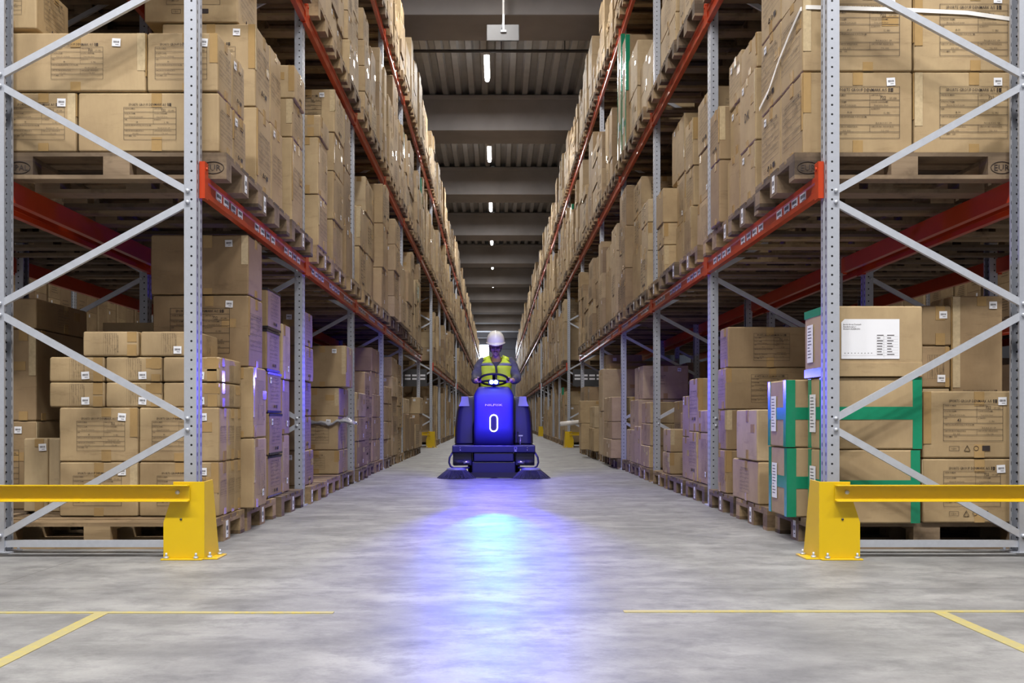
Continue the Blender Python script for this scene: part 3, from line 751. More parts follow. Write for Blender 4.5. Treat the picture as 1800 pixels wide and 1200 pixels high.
# --- right rack first shelf
for r in range(3):
    za = 2.166 + 0.452 * r
    YQ = 5.305
    for q, (xa, xb) in enumerate(((1411, 1604), (1607, 1790))):
        grid(1, 1, WX(xa, YQ), WX(xb, YQ), YQ, YQ + 0.405, za + .001, za + .449, row=r, c=q + 1, style='framed', tone='tan',
             label=f"{['bottom', 'middle', 'top'][r]} row carton with framed table, {['aisle-side', 'outer'][q]} one facing out, first shelf, right rack")
    grid(1, 1, WX(1411, YQ), WX(1600, YQ), YQ + 0.41, YQ + 0.83, za + .001, za + .449, row=r, c=3, style='icons', tone='tan', open=False,
         label=f"{['bottom', 'middle', 'top'][r]} row carton second along the aisle, first shelf pallet, right rack")
px(1, 1, 6.28, 1331, 1303, [54, 117, 245], tone='tan', style=['plain', 'dk', 'plain'], w_=0.6)
CARTONS_fix = None
px(1, 1, 6.74, 1303, 1281, [85, 170, 262], tone='tan', style=['table', 'plain', 'plain'])
px(1, 1, 7.15, 1262, 1246, [185, 280], tone='brown', style='plain', openn=True)
px(1, 1, 8.12, 1250, 1226, [150, 246, 337], tone='tan', style=['plain', 'plain', 'vertical'], openn=1)
px(1, 1, 8.98, 1217, 1204, [205, 290, 361], tone='tan', style=['table', 'table', 'vertical'], openn=2); px(1, 1, 9.42, 1204, 1181, [197, 300, 385], tone='tan', style='plain')
px(1, 1, 9.86, 1167, 1155, [330, 391, 430], tone='tan', style='plain', openn=True)
px(1, 1, 10.95, 1138, 1126, [349, 390, 440], tone='pale', style='plain', openn=2); px(1, 1, 11.8, 1126, 1112, [309, 370, 430], tone='tan', style='plain', openn=1)
px(1, 1, 13.75, 1083, 1074, [392, 440], openn=True, style='plain'); px(1, 1, 14.6, 1076, 1066, [425, 470], style='plain', openn=1)
# --- second shelves
px(-1, 2, 11.0, 640, 650, [12, 69, 115, 160], tone='tan', style='table', openn=True); px(-1, 2, 12.0, 652, 661, [80, 172], style='plain', openn=1)
px(-1, 2, 13.8, 683, 691, [165, 220], tone='tan', style='plain', openn=True)
px(1, 2, 9.9, 1181, 1166, [0, 19, 75, 120], tone='tan', style='vertical', openn=1)
px(1, 2, 11.0, 1147, 1126, [72, 128], tone='pale', style='plain', openn=2); px(1, 2, 11.9, 1120, 1104, [69, 150], tone='pale', style='plain', openn=1)
px(1, 2, 13.8, 1098, 1088, [66, 130, 190], tone='pale', style='plain', openn=True)

# pallets everywhere, and random stacks on those without a measured one
for s in (-1, 1):
    for i in range(NB):
        for lv in range(4):
            if i in TUN and lv < 2: continue
            for k, y0 in enumerate(SLY[i]):
                hand = (s, lv, i, k) in used
                u = None
                if i == 0 and k == 0: u = -0.0 if lv == 0 else -0.13
                yy = y0 + (0.0 if not (i == 0 and k == 0) else (0.03 if lv == 0 else 0.0))
                near = place_pallet(s, lv, i, k, yy, u, indiv=i < 9 or False)
                if hand or (s, lv, i, k) == (-1, 0, 1, 1): continue
                avail = (BEAM[lv] - PAL[lv] - 0.145 - 0.05) if lv < 3 else 1.32
                ncol = RN.choice((1, 2, 2, 2, 3)); hh = avail * RN.uniform(0.62, 0.97)
                if lv == 3: hh = avail * RN.uniform(0.55, 1.0)
                cw = 0.79 / ncol
                X0 = near + s * RN.uniform(0.0, 0.06)
                tone = RN.choice(('tan', 'tan', 'tan', 'pale', 'brown')) if lv else RN.choice(('tan', 'brown', 'tan'))
                st = RN.choice(('plain', 'plain', 'table', 'icons', 'vertical', 'plain'))
                full = i > 12
                for c in range(ncol):
                    h2 = min(avail, hh * RN.choice((1, 1, 1, 0.8, 0.9, 1.05))); n = RN.choice((2, 3, 3, 4, 4, 5)) if not full else RN.choice((2, 3, 4))
                    b = PAL[lv] + 0.145
                    cuts = sorted([RN.uniform(-0.06, 0.06) + q / n for q in range(1, n)], reverse=True)
                    zs = [b + h2] + [b + h2 * q for q in cuts] + [b]
                    column(s, lv, y0 + cw * c, y0 + cw * (c + 1), X0 + s * RN.uniform(0, 0.03), zs, w_=0.59 if not full else 1.15, openn=1 if RN.random() < 0.5 else 0, tone=tone, style=st, back=not full, rest=i > 10, tape=RN.choice((None, None, None, None, None, None, 'green')) if i > 1 else None)
# the backs: cartons on the racks behind and in the neighbouring aisle (only what shows between the shelves)
def quick_bay(s, u0, y0, lv, hfac, n=2, mbp=pal_rest):
    near = XF[s] + s * u0; x0 = near if s > 0 else near - 1.2
    pallet_mb(mbp, x0, y0, PAL[lv])
    if hfac <= 0: return
    avail = (BEAM[lv] - PAL[lv] - 0.2) if lv < 3 else 1.2
    hh = avail * hfac; b = PAL[lv] + 0.145
    for c in range(2):
        m = RN.choice((2, 3, 3, 4))
        for r in range(m):
            CARTONS.append(dict(s=s, lv=lv, i=0, k=0, c=8, row=r, nrow=m, x0=x0 + 0.02, x1=x0 + 1.15, y0=y0 + 0.4 * c + 0.005, y1=y0 + 0.4 * c + 0.395, z0=b + hh * r / m + .002, z1=b + hh * (r + 1) / m - .002,
                                open=False, tone=None, style='table', label=None, rest=True, prints=None, tape=None))
for s in (-1, 1):
    for i in range(0, 6):
        for k, y0 in enumerate(SLY[i]):
            for lv in range(0, 4):
                if i in TUN and lv < 2: continue
                if lv == 0 and i == 0 and k == 0 and s < 0:
                    quick_bay(s, 1.27, y0 + 0.1, 0, 0); continue
                if lv == 0: hf = RN.uniform(0.2, 0.45) if i < 3 else RN.uniform(0.5, 0.9)
                else: hf = RN.uniform(0.5, 0.95)
                quick_bay(s, 1.27, y0 + 0.02, lv, hf)
    for i in range(1, 8):
        for k, y0 in enumerate(SLY[i]):
            for lv in range(0, 3):
                if i in TUN and lv < 2: continue
                quick_bay(s, 5.50, y0, lv, RN.uniform(0.75, 0.98))
tag(pal_rest.build('stacked_pallets', M['oldwood'], fix=False), 'rows of far-off wooden pallets under the cartons, deep in the racks', 'pallets', kind='stuff')

# keep every carton clear of its neighbours and of the posts
def ovl(a, b):
    return min(min(a[k + '1'], b[k + '1']) - max(a[k + '0'], b[k + '0']) for k in 'xyz')
CARTONS.sort(key=lambda d: d['y0'])
drop = set()
for a in range(len(CARTONS)):
    A = CARTONS[a]
    for i, y in enumerate(NY):
        if A['y0'] < y - 0.05 < A['y1'] and not A['rest']:
            for u in (0, DEPTH - 0.065):
                xs = sorted((XF[A['s']] + A['s'] * u, XF[A['s']] + A['s'] * (u + 0.065)))
                if A['x0'] < xs[1] and A['x1'] > xs[0]: A['y1'] = y - 0.055
    for b in range(a + 1, len(CARTONS)):
        B = CARTONS[b]
        if B['y0'] > A['y1']: break
        if b in drop or a in drop or ovl(A, B) < 0.002: continue
        if B['rest']: drop.add(b)
        elif A['rest']: drop.add(a)
        elif B['y0'] - A['y0'] > 0.06: A['y1'] = B['y0'] - 0.003
        elif A['y1'] - B['y1'] > 0.06: B['y0'], A['y1'] = B['y0'], B['y0'] - 0.003
CARTONS = [d for q, d in enumerate(CARTONS) if q not in drop]
# ------------------------------------------------------------------ carton building
def rounded_box(dx, dy, dz, seed):
    """box with rounded edges and slightly bulging, dented walls; origin at its base centre"""
    rr = random.Random(seed); e = 0.010
    def cuts(L): return [-L / 2, -L / 2 + e, -L / 6, L / 6, L / 2 - e, L / 2]
    cx, cy, cz = cuts(dx), cuts(dy), [c + dz / 2 for c in cuts(dz)]
    idx = {}; vs = []; fs = []
    def vid(i, j, k):
        if (i, j, k) not in idx:
            x, y, z = cx[i], cy[j], cz[k]
            ext = (i in (0, 5)) + (j in (0, 5)) + (k in (0, 5))
            pull = {1: 0.0, 2: 0.0035, 3: 0.006}[ext]
            if i in (0, 5): x -= math.copysign(pull, x)
            if j in (0, 5): y -= math.copysign(pull, y)
            if k in (0, 5): z += pull if k == 0 else -pull
            bul = 0.0035 if ext == 1 else 0
            if ext == 1:
                b = rr.uniform(-0.002, 0.0025) if (i in (2, 3) or j in (2, 3) or k in (2, 3)) else 0
                if i in (0, 5): x += math.copysign(b, x)
                elif j in (0, 5): y += math.copysign(b, y)
            else:
                x += rr.uniform(-1, 1) * 0.0018; y += rr.uniform(-1, 1) * 0.0018; z += rr.uniform(-1, 0) * 0.0018 if k else 0
            idx[(i, j, k)] = len(vs); vs.append((x, y, z))
        return idx[(i, j, k)]
    for a in range(5):
        for b in range(5):
            fs.append((vid(a, b, 0), vid(a, b + 1, 0), vid(a + 1, b + 1, 0), vid(a + 1, b, 0)))
            fs.append((vid(a, b, 5), vid(a + 1, b, 5), vid(a + 1, b + 1, 5), vid(a, b + 1, 5)))
            fs.append((vid(a, 0, b), vid(a + 1, 0, b), vid(a + 1, 0, b + 1), vid(a, 0, b + 1)))
            fs.append((vid(a, 5, b), vid(a, 5, b + 1), vid(a + 1, 5, b + 1), vid(a + 1, 5, b)))
            fs.append((vid(0, a, b), vid(0, a, b + 1), vid(0, a + 1, b + 1), vid(0, a + 1, b)))
            fs.append((vid(5, a, b), vid(5, a + 1, b), vid(5, a + 1, b + 1), vid(5, a, b + 1)))
    return vs, fs
def face_quads(mb, s, dx, dy, dz, face, u0, v0, u1, v1, mi=0, off=0.0036):
    """a thin strip on the near (n) or aisle (a) face; u from the left as seen, v from the base"""
    if face == 'n':
        mb.box((-dx / 2 + u0, -dy / 2 - off, v0), (-dx / 2 + u1, -dy / 2 + 0.001, v1), mi)
    else:
        if s < 0: mb.box((dx / 2 - 0.001, -dy / 2 + u0, v0), (dx / 2 + off, -dy / 2 + u1, v1), mi)
        else: mb.box((-dx / 2 - off, dy / 2 - u1, v0), (-dx / 2 + 0.001, dy / 2 - u0, v1), mi)
def decal(me, name, parent, s, dx, dy, dz, face, u, v, scale=1.0, spin=0, off=0.0046):
    if face == 'n': loc = (-dx / 2 + u, -dy / 2 - off, v); rz = 0
    elif s < 0: loc = (dx / 2 + off, -dy / 2 + u, v); rz = R(90)
    else: loc = (-dx / 2 - off, dy / 2 - u, v); rz = R(-90)
    o = link(name, me, parent, loc)
    o.rotation_euler = (Matrix.Rotation(rz, 3, 'Z') @ Matrix.Rotation(spin, 3, 'Y')).to_euler()
    o.scale = (scale,) * 3
    return o
def print_on(o, d, face, dx, dy, dz, rr):
    s = d['s']; W = dx if face == 'n' else dy; st = d['style']; near = d['y0'] < 10.5
    if st in ('plain', 'address', None): return
    if st in ('dk', 'tma'):
        if st == 'dk' and face == 'a': decal(P['dk'], 'printed_letters', o, s, dx, dy, dz, face, W * 0.5, dz * 0.45)
        if st == 'tma': 
            if face == 'a': decal(P['tma'], 'printed_letters', o, s, dx, dy, dz, face, W * 0.5, dz * 0.5, min(1.7, dz * 0.8 / 0.33), R(-90))
            else: decal(P['table_far'], 'printed_table', o, s, dx, dy, dz, face, W * 0.35, dz * 0.35, 0.7)
        return
    me = {'table': 'table', 'framed': 'framed', 'icons': 'icons', 'vertical': 'table'}[st]
    if not near: me = 'icons_far' if me == 'icons' else 'table_far'
    hh = 0.27 if me not in ('icons', 'icons_far') else 0.27
    if st == 'vertical':
        sc = min(1.1, dz * 0.86 / 0.30, W * 0.7 / 0.25)
        if sc < 0.25: return
        decal(P[me], 'printed_table', o, s, dx, dy, dz, face, W * (0.50 if W > .25 else .45) - 0.11 * sc, dz * 0.5, sc, R(90))
    else:
        sc = min(1.15 if st != 'framed' else 1.25, W * 0.84 / 0.30, dz * 0.80 / hh)
        if sc < 0.25: return
        u = W * 0.5 if not d.get('label') else W * 0.5 + rr.uniform(-0.05, 0.05) * W
        if d['lv'] == 1 and d['s'] > 0 and face == 'n' and st == 'framed': u = W * 0.57
        z = dz * 0.5 - 0.115 * sc + (0.02 if me[:5] == 'icons' else 0)
        decal(P[me], 'printed_table', o, s, dx, dy, dz, face, u, max(z, 0.02 if me[:5] != 'icons' else 0.045), sc)
GROUPN = {(-1, 0): 'cartons on the floor pallets of the left rack', (1, 0): 'cartons on the floor pallets of the right rack'}
def build_carton(d, seed):
    rr = random.Random(seed); s = d['s']
    dx, dy, dz = d['x1'] - d['x0'], d['y1'] - d['y0'], d['z1'] - d['z0']
    vs, fs = rounded_box(dx, dy, dz, seed)
    mb = MB(); mb.add(vs, fs, 0, True)
    tone = d['tone'] or rr.choice(('tan', 'pale', 'brown'))
    o = link('carton', mb.mesh('carton', [M[tone]]), None, ((d['x0'] + d['x1']) / 2, (d['y0'] + d['y1']) / 2, d['z0']), (0, 0, R(rr.uniform(-0.5, 0.5)) if not d.get('prio') else 0))
    wn = o.modifiers.new('wn', 'WEIGHTED_NORMAL'); wn.mode = 'FACE_AREA'; wn.weight = 100
    shift = None
    if d['style'] == 'plain' and d['lv'] and not d['label'] and not d['tape'] and rr.random() < 0.55: shift = d['style'] = rr.choice(('vertical', 'icons', 'table'))
    shape = 'tall' if dz > 1.25 * dy and dz > 0.38 else ('flat' if dz < 0.22 else ('square' if abs(dz - dy) < 0.1 else 'wide' if dy > dz else 'narrow'))
    if d['label']: lab = d['label']
    else:
        cols = NCOL.get((s, d['lv'], d['i'], d['k']), 1)
        cw = '' if cols == 1 else (['near', 'far'] if cols == 2 else ['near', 'middle', 'far', 'farther', 'last', 'last'])[min(d['c'] - 1, cols - 1 if cols < 4 else 3)] + ' '
        look = {'plain': 'plain', None: 'plain'}.get(d['style'], 'printed')
        lab = f"{shape} {look} carton, {ORD[d['row']]} of {cw}stack, {BAYW[d['i']]} bay, {ordn[d['k']]} pallet, {LEVEL_W[d['lv']]}, {SIDEW[s]} rack"
    tag(o, lab, 'carton', f"cartons stacked on the {LEVEL_W[d['lv']]} of the {SIDEW[s]} rack")
    faces = (['n'] if d['open'] else []) + ['a']
    if shift: d['style'] = shift
    far = d['y0'] > 11
    t = MB(); tp = d['tape']
    for f in faces:
        W = dx if f == 'n' else dy
        print_on(o, d, f, dx, dy, dz, rr)
        if tp in ('green', 'greenend'):
            g = 0.05
            if tp == 'green':
                face_quads(t, s, dx, dy, dz, f, 0.0, 0.002, g, dz - 0.002); face_quads(t, s, dx, dy, dz, f, W - g, 0.002, W, dz - 0.002)
                face_quads(t, s, dx, dy, dz, f, g, dz * 0.5 - 0.035, W - g, dz * 0.5 + 0.035)
            elif f == 'a':
                face_quads(t, s, dx, dy, dz, f, 0.0, dz - 0.045, W, dz - 0.002); face_quads(t, s, dx, dy, dz, f, 0.0, 0.002, W, 0.05)
            if f == 'a': decal(P['sheet'], 'delivery_note', o, s, dx, dy, dz, f, W * (0.35 if s > 0 else 0.5), dz * 0.5, min(1, W / 0.22), off=0.006)
        elif tp == 'black':
            face_quads(t, s, dx, dy, dz, f, 0, dz - 0.018, W, dz - 0.002); face_quads(t, s, dx, dy, dz, f, 0, 0.002, W, 0.018)
        else:
            v = rr.uniform(0.05, 0.09); u = W * (rr.uniform(0.42, 0.55) if d['style'] != 'vertical' else rr.uniform(0.78, 0.82) if f == 'n' else rr.uniform(0.05, 0.12)); wt = 0.055
            if W > 0.12:
                face_quads(t, s, dx, dy, dz, f, u, dz - v, min(u + wt, W - 0.01), dz - 0.004)
                face_quads(t, s, dx, dy, dz, f, u, 0.003, min(u + wt, W - 0.01), rr.uniform(0.04, 0.08))
            if rr.random() < 0.55 and not far and dz > 0.2 and W > .2:      # edge tape at a corner
                h2 = dz * rr.uniform(0.35, 0.8)
                if f == 'n': face_quads(t, s, dx, dy, dz, f, W - 0.045 if s < 0 else 0.002, dz - h2, W - 0.002 if s < 0 else 0.045, dz - 0.004, rr.choice((0, 1)))
                else: face_quads(t, s, dx, dy, dz, f, 0.002 if s < 0 else W - 0.03, dz - h2, 0.03 if s < 0 else W - 0.002, dz - 0.004, rr.choice((0, 1)))
            if rr.random() < 0.35 and W > 0.3: face_quads(t, s, dx, dy, dz, f, W * 0.72, dz * 0.55, W * 0.72 + 0.09, dz * 0.55 + 0.055, 0, 0.003)
    if tp == 'green' and 'n' in faces and d['lv'] == 0 and d['i'] == 0 and d['c'] == 1: pass
    tm = [M[{'green': 'green', 'greenend': 'green', 'black': 'black_tape'}.get(tp, 'tape')], M['clear']]
    if tp in ('green', 'greenend'):
        if t.v: t.build('packing_tape', tm, o, fix=False)
    else:
        for q in range(0, len(t.v), 8):     # every strip of tape a piece of its own
            e = MB(); e.v = t.v[q:q + 8]; e.f = [[j - q for j in f] for f in t.f[q // 8 * 6:q // 8 * 6 + 6]]; e.m = [0] * 6; e.sm = [False] * 6
            e.build('packing_tape', tm[t.m[q // 8 * 6]], o, fix=False)
    if d['style'] == 'address':
        decal(P['address'], 'address_sheet', o, s, dx, dy, dz, 'n', dx * 0.47, dz * 0.53)
        fl = MB(); fl.box((-dx / 2 + 0.0, -dy / 2 - 0.006, 0.0), (dx / 2 - 0.005, -dy / 2 + 0.002, 0.075)); fl.build('folded_flap', M['tan'], o, bevel=0.002)
    elif tp not in ('green', 'greenend') and (rr.random() < (0.9 if d.get('prio') else 0.6)):
        f = 'n' if d['open'] else 'a'; W = dx if f == 'n' else dy
        if d['style'] in ('vertical',): uu, vv = W * 0.66, dz * 0.17 + 0.012
        elif f == 'n': uu, vv = (W * 0.80 if dz > 0.25 else W * 0.7), dz - 0.055
        else: uu, vv = W * (0.2 if s < 0 else 0.25), dz - 0.06
        if W > 0.14 and dz > 0.1: decal(P['sticker'], 'barcode_sticker', o, s, dx, dy, dz, f, uu, vv, 1.0 if dz > .12 else .8, rr.uniform(-0.08, 0.08), 0.0052)
    return o
# which 300 show largest: projected size of the faces turned to the camera, inside the frame
def score(d):
    if d['rest']: return 0
    s = d['s']; xa = d['x1'] if s < 0 else d['x0']
    def clipx(v): return max(0, min(1800, v))
    def clipy(v): return max(0, min(1200, v))
    def pj(x, y, z): return VX + x * F / y, VY - (z - H) * F / y
    a0 = pj(xa, d['y0'], d['z0']); a1 = pj(xa, d['y0'], d['z1']); b0 = pj(xa, d['y1'], d['z0'])
    A = abs(clipx(a0[0]) - clipx(b0[0])) * abs(clipy(a0[1]) - clipy(a1[1]))
    o0 = pj(d['x0'], d['y0'], d['z0']); o1 = pj(d['x1'], d['y0'], d['z1'])
    N = abs(clipx(o0[0]) - clipx(o1[0])) * abs(clipy(o0[1]) - clipy(o1[1]))
    return A + (N if d.get('prio') else (0.35 * N if d['open'] else 0.02 * N)) + (1e6 if d.get('prio') and A + N > 1 else 0)
NCOL = {}
for d in CARTONS:
    if not d['rest']: NCOL[(d['s'], d['lv'], d['i'], d['k'])] = max(NCOL.get((d['s'], d['lv'], d['i'], d['k']), 1), d['c'] if d['c'] < 7 else 1)
order = sorted(range(len(CARTONS)), key=lambda q: -score(CARTONS[q]))
chosen = set(q for q in order[:300] if score(CARTONS[q]) > 0)
rest = MB()
seen_lab = {}
for q, d in enumerate(CARTONS):
    if q in chosen:
        o = build_carton(d, q + 1)
        L = o['label']
        if L in seen_lab:
            seen_lab[L] += 1; print('DUP', L)
        seen_lab[L] = 1
    else:
        e = 0.004
        rest.box((d['x0'] + e, d['y0'], d['z0']), (d['x1'] - e, d['y1'], d['z1']), 0)
        if d['y0'] < 40 and d['x0'] < 3.5 and d['x1'] > -3.5 and d['c'] < 8 or (d['c'] == 8 and abs(d['x0']) > 5):
            r = RN.random(); s = d['s']; xa = (d['x1'] if s < 0 else d['x0']); hh = d['z1'] - d['z0']; ww = d['y1'] - d['y0']
            def q1(y0, z0, y1, z1, mi, off=0.003):
                x = xa - e * (1 if s < 0 else -1) - s * off
                vsx = [(x, y0, z0), (x, y1, z0), (x, y1, z1), (x, y0, z1)]
                rest.add(vsx, [(0, 1, 2, 3) if s < 0 else (3, 2, 1, 0)], mi)
            if r < 0.45 and d['y0'] < 32:
                n = 7
                for j in range(n): q1(d['y0'] + ww * 0.2, d['z0'] + hh * (0.2 + 0.08 * j), d['y0'] + ww * RN.uniform(0.6, 0.8), d['z0'] + hh * (0.2 + 0.08 * j) + 0.006, 1)
            if r > 0.55: q1(d['y0'] + ww * 0.15, d['z1'] - 0.09, d['y0'] + ww * 0.15 + 0.05, d['z1'] - 0.035, 2, 0.004)
            if d['open'] or RN.random() < 0.3:
                X_ = d['x1'] - 0.17 if s < 0 else d['x0'] + 0.11
                rest.box((X_, d['y0'] - 0.003, d['z1'] - 0.10), (X_ + 0.06, d['y0'], d['z1'] - 0.05), 2)
tag(rest.build('stacked_cartons', [M['stuff_card'], M['ink'], M['paper']], fix=False), 'mass of far-off and deep-lying cartons filling the racks down the aisle', 'cartons', kind='stuff')
print('CARTONS', len(CARTONS), 'chosen', len(chosen), 'pallets', npal, 'minscore', score(CARTONS[order[299]]))
# ------------------------------------------------------------------ yellow guards and rails
def guard(xc, y, s, lab, scale=1.0):
    """xc: aisle-side corner; the plate facing the camera runs outwards (direction s)"""
    t = tag(link('rack_guard', None, None, (xc, y, 0)), lab, 'rack guard', 'yellow guards at the rack ends')
    k = s
    prof = [(0, 0.008), (k * 0.205, 0.008), (k * 0.205, 0.19), (k * 0.185, 0.25), (k * 0.155, 0.34), (k * 0.155, 0.395), (0, 0.395)]
    mb = MB(); mb.prism(prof, 0, 0.006); mb.build('front_plate', M['yellow'], t, bevel=0.0015)
    mb = MB(); mb.prism([(0.0, 0.008), (0.16, 0.008), (0.145, 0.398), (0.0, 0.395)], -0.003, 0.003, axis='X')
    p = mb.build('side_plate', M['yellow'], t, bevel=0.0015)
    for v in p.data.vertices: v.co.x -= k * 0.03 * v.co.y / 0.16 * (1 - v.co.z / 0.4)
    mb = MB(); mb.box((-k * 0.0, -0.03, 0), (k * 0.21, 0.02, 0.008)); mb.box((-k * 0.07, 0.0, 0), (k * 0.01, 0.17, 0.008)); mb.build('base_plate', M['yellow'], t, bevel=0.002)
    for (bx, by) in ((k * 0.035, -0.015), (k * 0.185, -0.015), (-k * 0.025, 0.02), (-k * 0.045, 0.13)):
        mb = MB(); mb.cyl((bx, by, 0.008), (bx, by, 0.018), 0.013, 6); mb.cyl((bx, by, 0.018), (bx, by, 0.036), 0.006, 8); mb.build('anchor_bolt', M['galv'], t)
    mb = MB(); mb.cyl((k * 0.115, -0.004, 0.205), (k * 0.115, 0.0, 0.205), 0.006, 8); mb.build('plate_screw', M['pipe'], t)
    return t
def rail(x0, x1, y, lab, zc=0.338):
    t = tag(link('guard_rail', None, None, (x0, y, 0)), lab, 'guard rail', 'yellow rails between the rack guards')
    L = x1 - x0; h = 0.042
    c = [(-0.035, zc - h - 0.004), (0.0, zc - h + 0.004), (0.0, zc + h - 0.008), (-0.03, zc + h), (-0.034, zc + h - 0.004), (-0.006, zc + h - 0.014), (-0.006, zc - h + 0.010), (-0.035, zc - h + 0.001)]
    c = [(-0.040, zc - h), (0.0, zc - h), (0.0, zc + h), (-0.040, zc + h), (-0.040, zc + h - 0.005), (-0.005, zc + h - 0.009), (-0.005, zc - h + 0.009), (-0.040, zc - h + 0.005)]
    mb = MB(); mb.prism(c, 0, L, axis='X'); mb.build('channel', M['yellow'], t, bevel=0.0015)
    e = 0.065 if abs(x0) > abs(x1) else -0.065
    xb = L - 0.06 if abs(x0) > abs(x1) else 0.06
    for q in (xb, L - xb):
        mb = MB(); mb.cyl((q, -0.014, zc + 0.004), (q, -0.005, zc + 0.004), 0.011, 8); mb.build('rail_bolt', M['galv'], t)
    return t
guard(-1.484, 4.90, -1, 'yellow steel guard bolted down at the left rack corner')
guard(1.637, 4.90, 1, 'yellow steel guard bolted down at the right rack corner')
guard(-2.83, 4.90, 1, 'yellow steel guard at the outer rear post of the left rack')
guard(2.98, 4.90, -1, 'yellow steel guard at the outer rear post of the right rack')
rail(-2.70, WX(334, 4.895), 4.895, 'horizontal yellow rail in front of the left rack end')
rail(WX(1467, 4.895), 2.86, 4.895, 'horizontal yellow rail in front of the right rack end')
# guards of the cross aisles further down
for (yy, w1) in ((23.66, 'first'), (38.46, 'second')):
    for s in (-1, 1):
        xc = XF[s] - s * 0.07
        guard(xc, yy, s, f'small yellow guard at the far side of the {w1} cross aisle, {SIDEW[s]} of the machine')
        if w1 == 'first': rail(*sorted((xc + s * 0.1, xc + s * 1.1)), yy - 0.005, f'far yellow rail across the {SIDEW[s]} rack end at the first cross aisle')
# dark direction boards over the cross aisle
for s in (-1, 1):
    bx = XF[s] + s * 0.12
    t = tag(link('location_board', None, None, (bx, 23.72, 1.5)), f'dark board with rows of white labels beyond the cross aisle, {SIDEW[s]} side', 'board')
    x0, x1 = sorted((0, s * 0.95))
    mb = MB(); mb.box((x0, -0.02, 0.0), (x1, 0.0, 0.42)); mb.build('board', M['pipe'], t)
    for r in range(2):
        for q in range(5):
            a = s * (0.04 + 0.18 * q); mb = MB(); mb.box((min(a, a + s * 0.14), -0.025, 0.16 + 0.085 * r), (max(a, a + s * 0.14), -0.02, 0.205 + 0.085 * r)); mb.build('white_label', M['paper'], t)
    # hung from the frame behind
# plastic sheets on a carton, left second bay
z = WZ(748, 9.9)
rr = random.Random(8); mb = MB()
cx = WX(572, 9.9)
pts = []
for i in range(15):
    for j in range(6):
        pts.append((cx - 0.30 + i * 0.043, 9.82 + j * 0.05, z + 0.012 + rr.uniform(0, 0.05) + 0.02 * math.sin(i * 0.7)))
mb.add(pts, [(i * 6 + j, (i + 1) * 6 + j, (i + 1) * 6 + j + 1, i * 6 + j + 1) for i in range(14) for j in range(5)], 0, True)
o = mb.build('crumpled_film', M['film'], fix=False); sd = o.modifiers.new('s', 'SOLIDIFY'); sd.thickness = 0.02; sd.offset = 0
tag(o, 'crumpled grey plastic film lying on a low carton in the second left bay', 'plastic film')
# roll sticking out of the right rack, and white strap round the top cartons
mb = MB(); yy = 19.2; mb.cyl((WX(985, yy), yy, WZ(745, yy)), (WX(985, yy) + 0.45, yy + 0.1, WZ(741, yy)), 0.045, 14)
tag(mb.build('film_roll', M['strap']), 'white roll sticking out into the aisle from the right rack, near the first cross aisle', 'film roll')
YQ = 5.305; xa = WX(1411, YQ); xb = WX(1790, YQ)
def strapline(pts, wd, name, lab):
    mb = MB()
    for i in range(len(pts) - 1):
        p, q = Vector(pts[i]), Vector(pts[i + 1])
        mb.add([p, q, q + Vector((0, 0, wd)), p + Vector((0, 0, wd))], [(0, 1, 2, 3)])
    o = mb.build(name, M['strap'], fix=False); sd = o.modifiers.new('s', 'SOLIDIFY'); sd.thickness = 0.002; sd.offset = 0
    return tag(o, lab, 'strap')
strapline([(xb - 0.03, YQ - 0.004, WZ(38, YQ)), (xa + 0.9, YQ - 0.008, WZ(27, YQ)), (xa + 0.55, YQ - 0.010, WZ(22, YQ)), (xa + 0.02, YQ - 0.008, WZ(17, YQ)), (xa - 0.006, YQ + 0.02, WZ(17, YQ)), (xa - 0.012, YQ + 0.2, WZ(38, YQ)), (xa - 0.012, YQ + 0.4, WZ(67, YQ) + 0.02), (xa - 0.012, YQ + 0.62, WZ(95, YQ) - 0.0), (xa - 0.010, YQ + 0.84, WZ(110, YQ) + 0.0)], 0.022, 'packing_strap', 'white strap tied round the upper printed cartons on the right first shelf')

# ------------------------------------------------------------------ floor-cleaning machine
MX, MYY = -0.035, 11.45
glare_blk = simple('machine_blue_glare_plastic', (0.011, 0.010, 0.05), 0.35, 0, 0.05)  # dark plastic, the lamp's blue glare tinted into its colour
glare_gry = simple('machine_blue_glare_shroud', (0.014, 0.012, 0.12), 0.5, 0, 0.04)  # same blue lamp glare put into the shroud's base colour
rub = simple('machine_rubber', (0.012, 0.012, 0.014), 0.7)
lt = simple('machine_light_plastic', (0.22, 0.23, 0.30), 0.4)
chrome = simple('machine_bare_steel', (0.6, 0.6, 0.63), 0.25, 0.9)
brist = simple('brush_bristles', (0.035, 0.035, 0.05), 0.6, 0, 0.5, 60)
glowm = simple('emblem_glow', (1, 1, 1), 0.3, emit=(0.75, 0.80, 1.0), es=6)
whitep = simple('white_lettering', (0.8, 0.8, 0.85), 0.4, emit=None)
ledm = simple('blue_led', (0.2, 0.3, 1), 0.2, emit=(0.20, 0.42, 1.0), es=60)
mc = tag(link('floor_scrubber', None, None, (MX, MYY, 0)), 'dark ride-on floor cleaning machine with round side brushes and glowing emblem', 'cleaning machine')
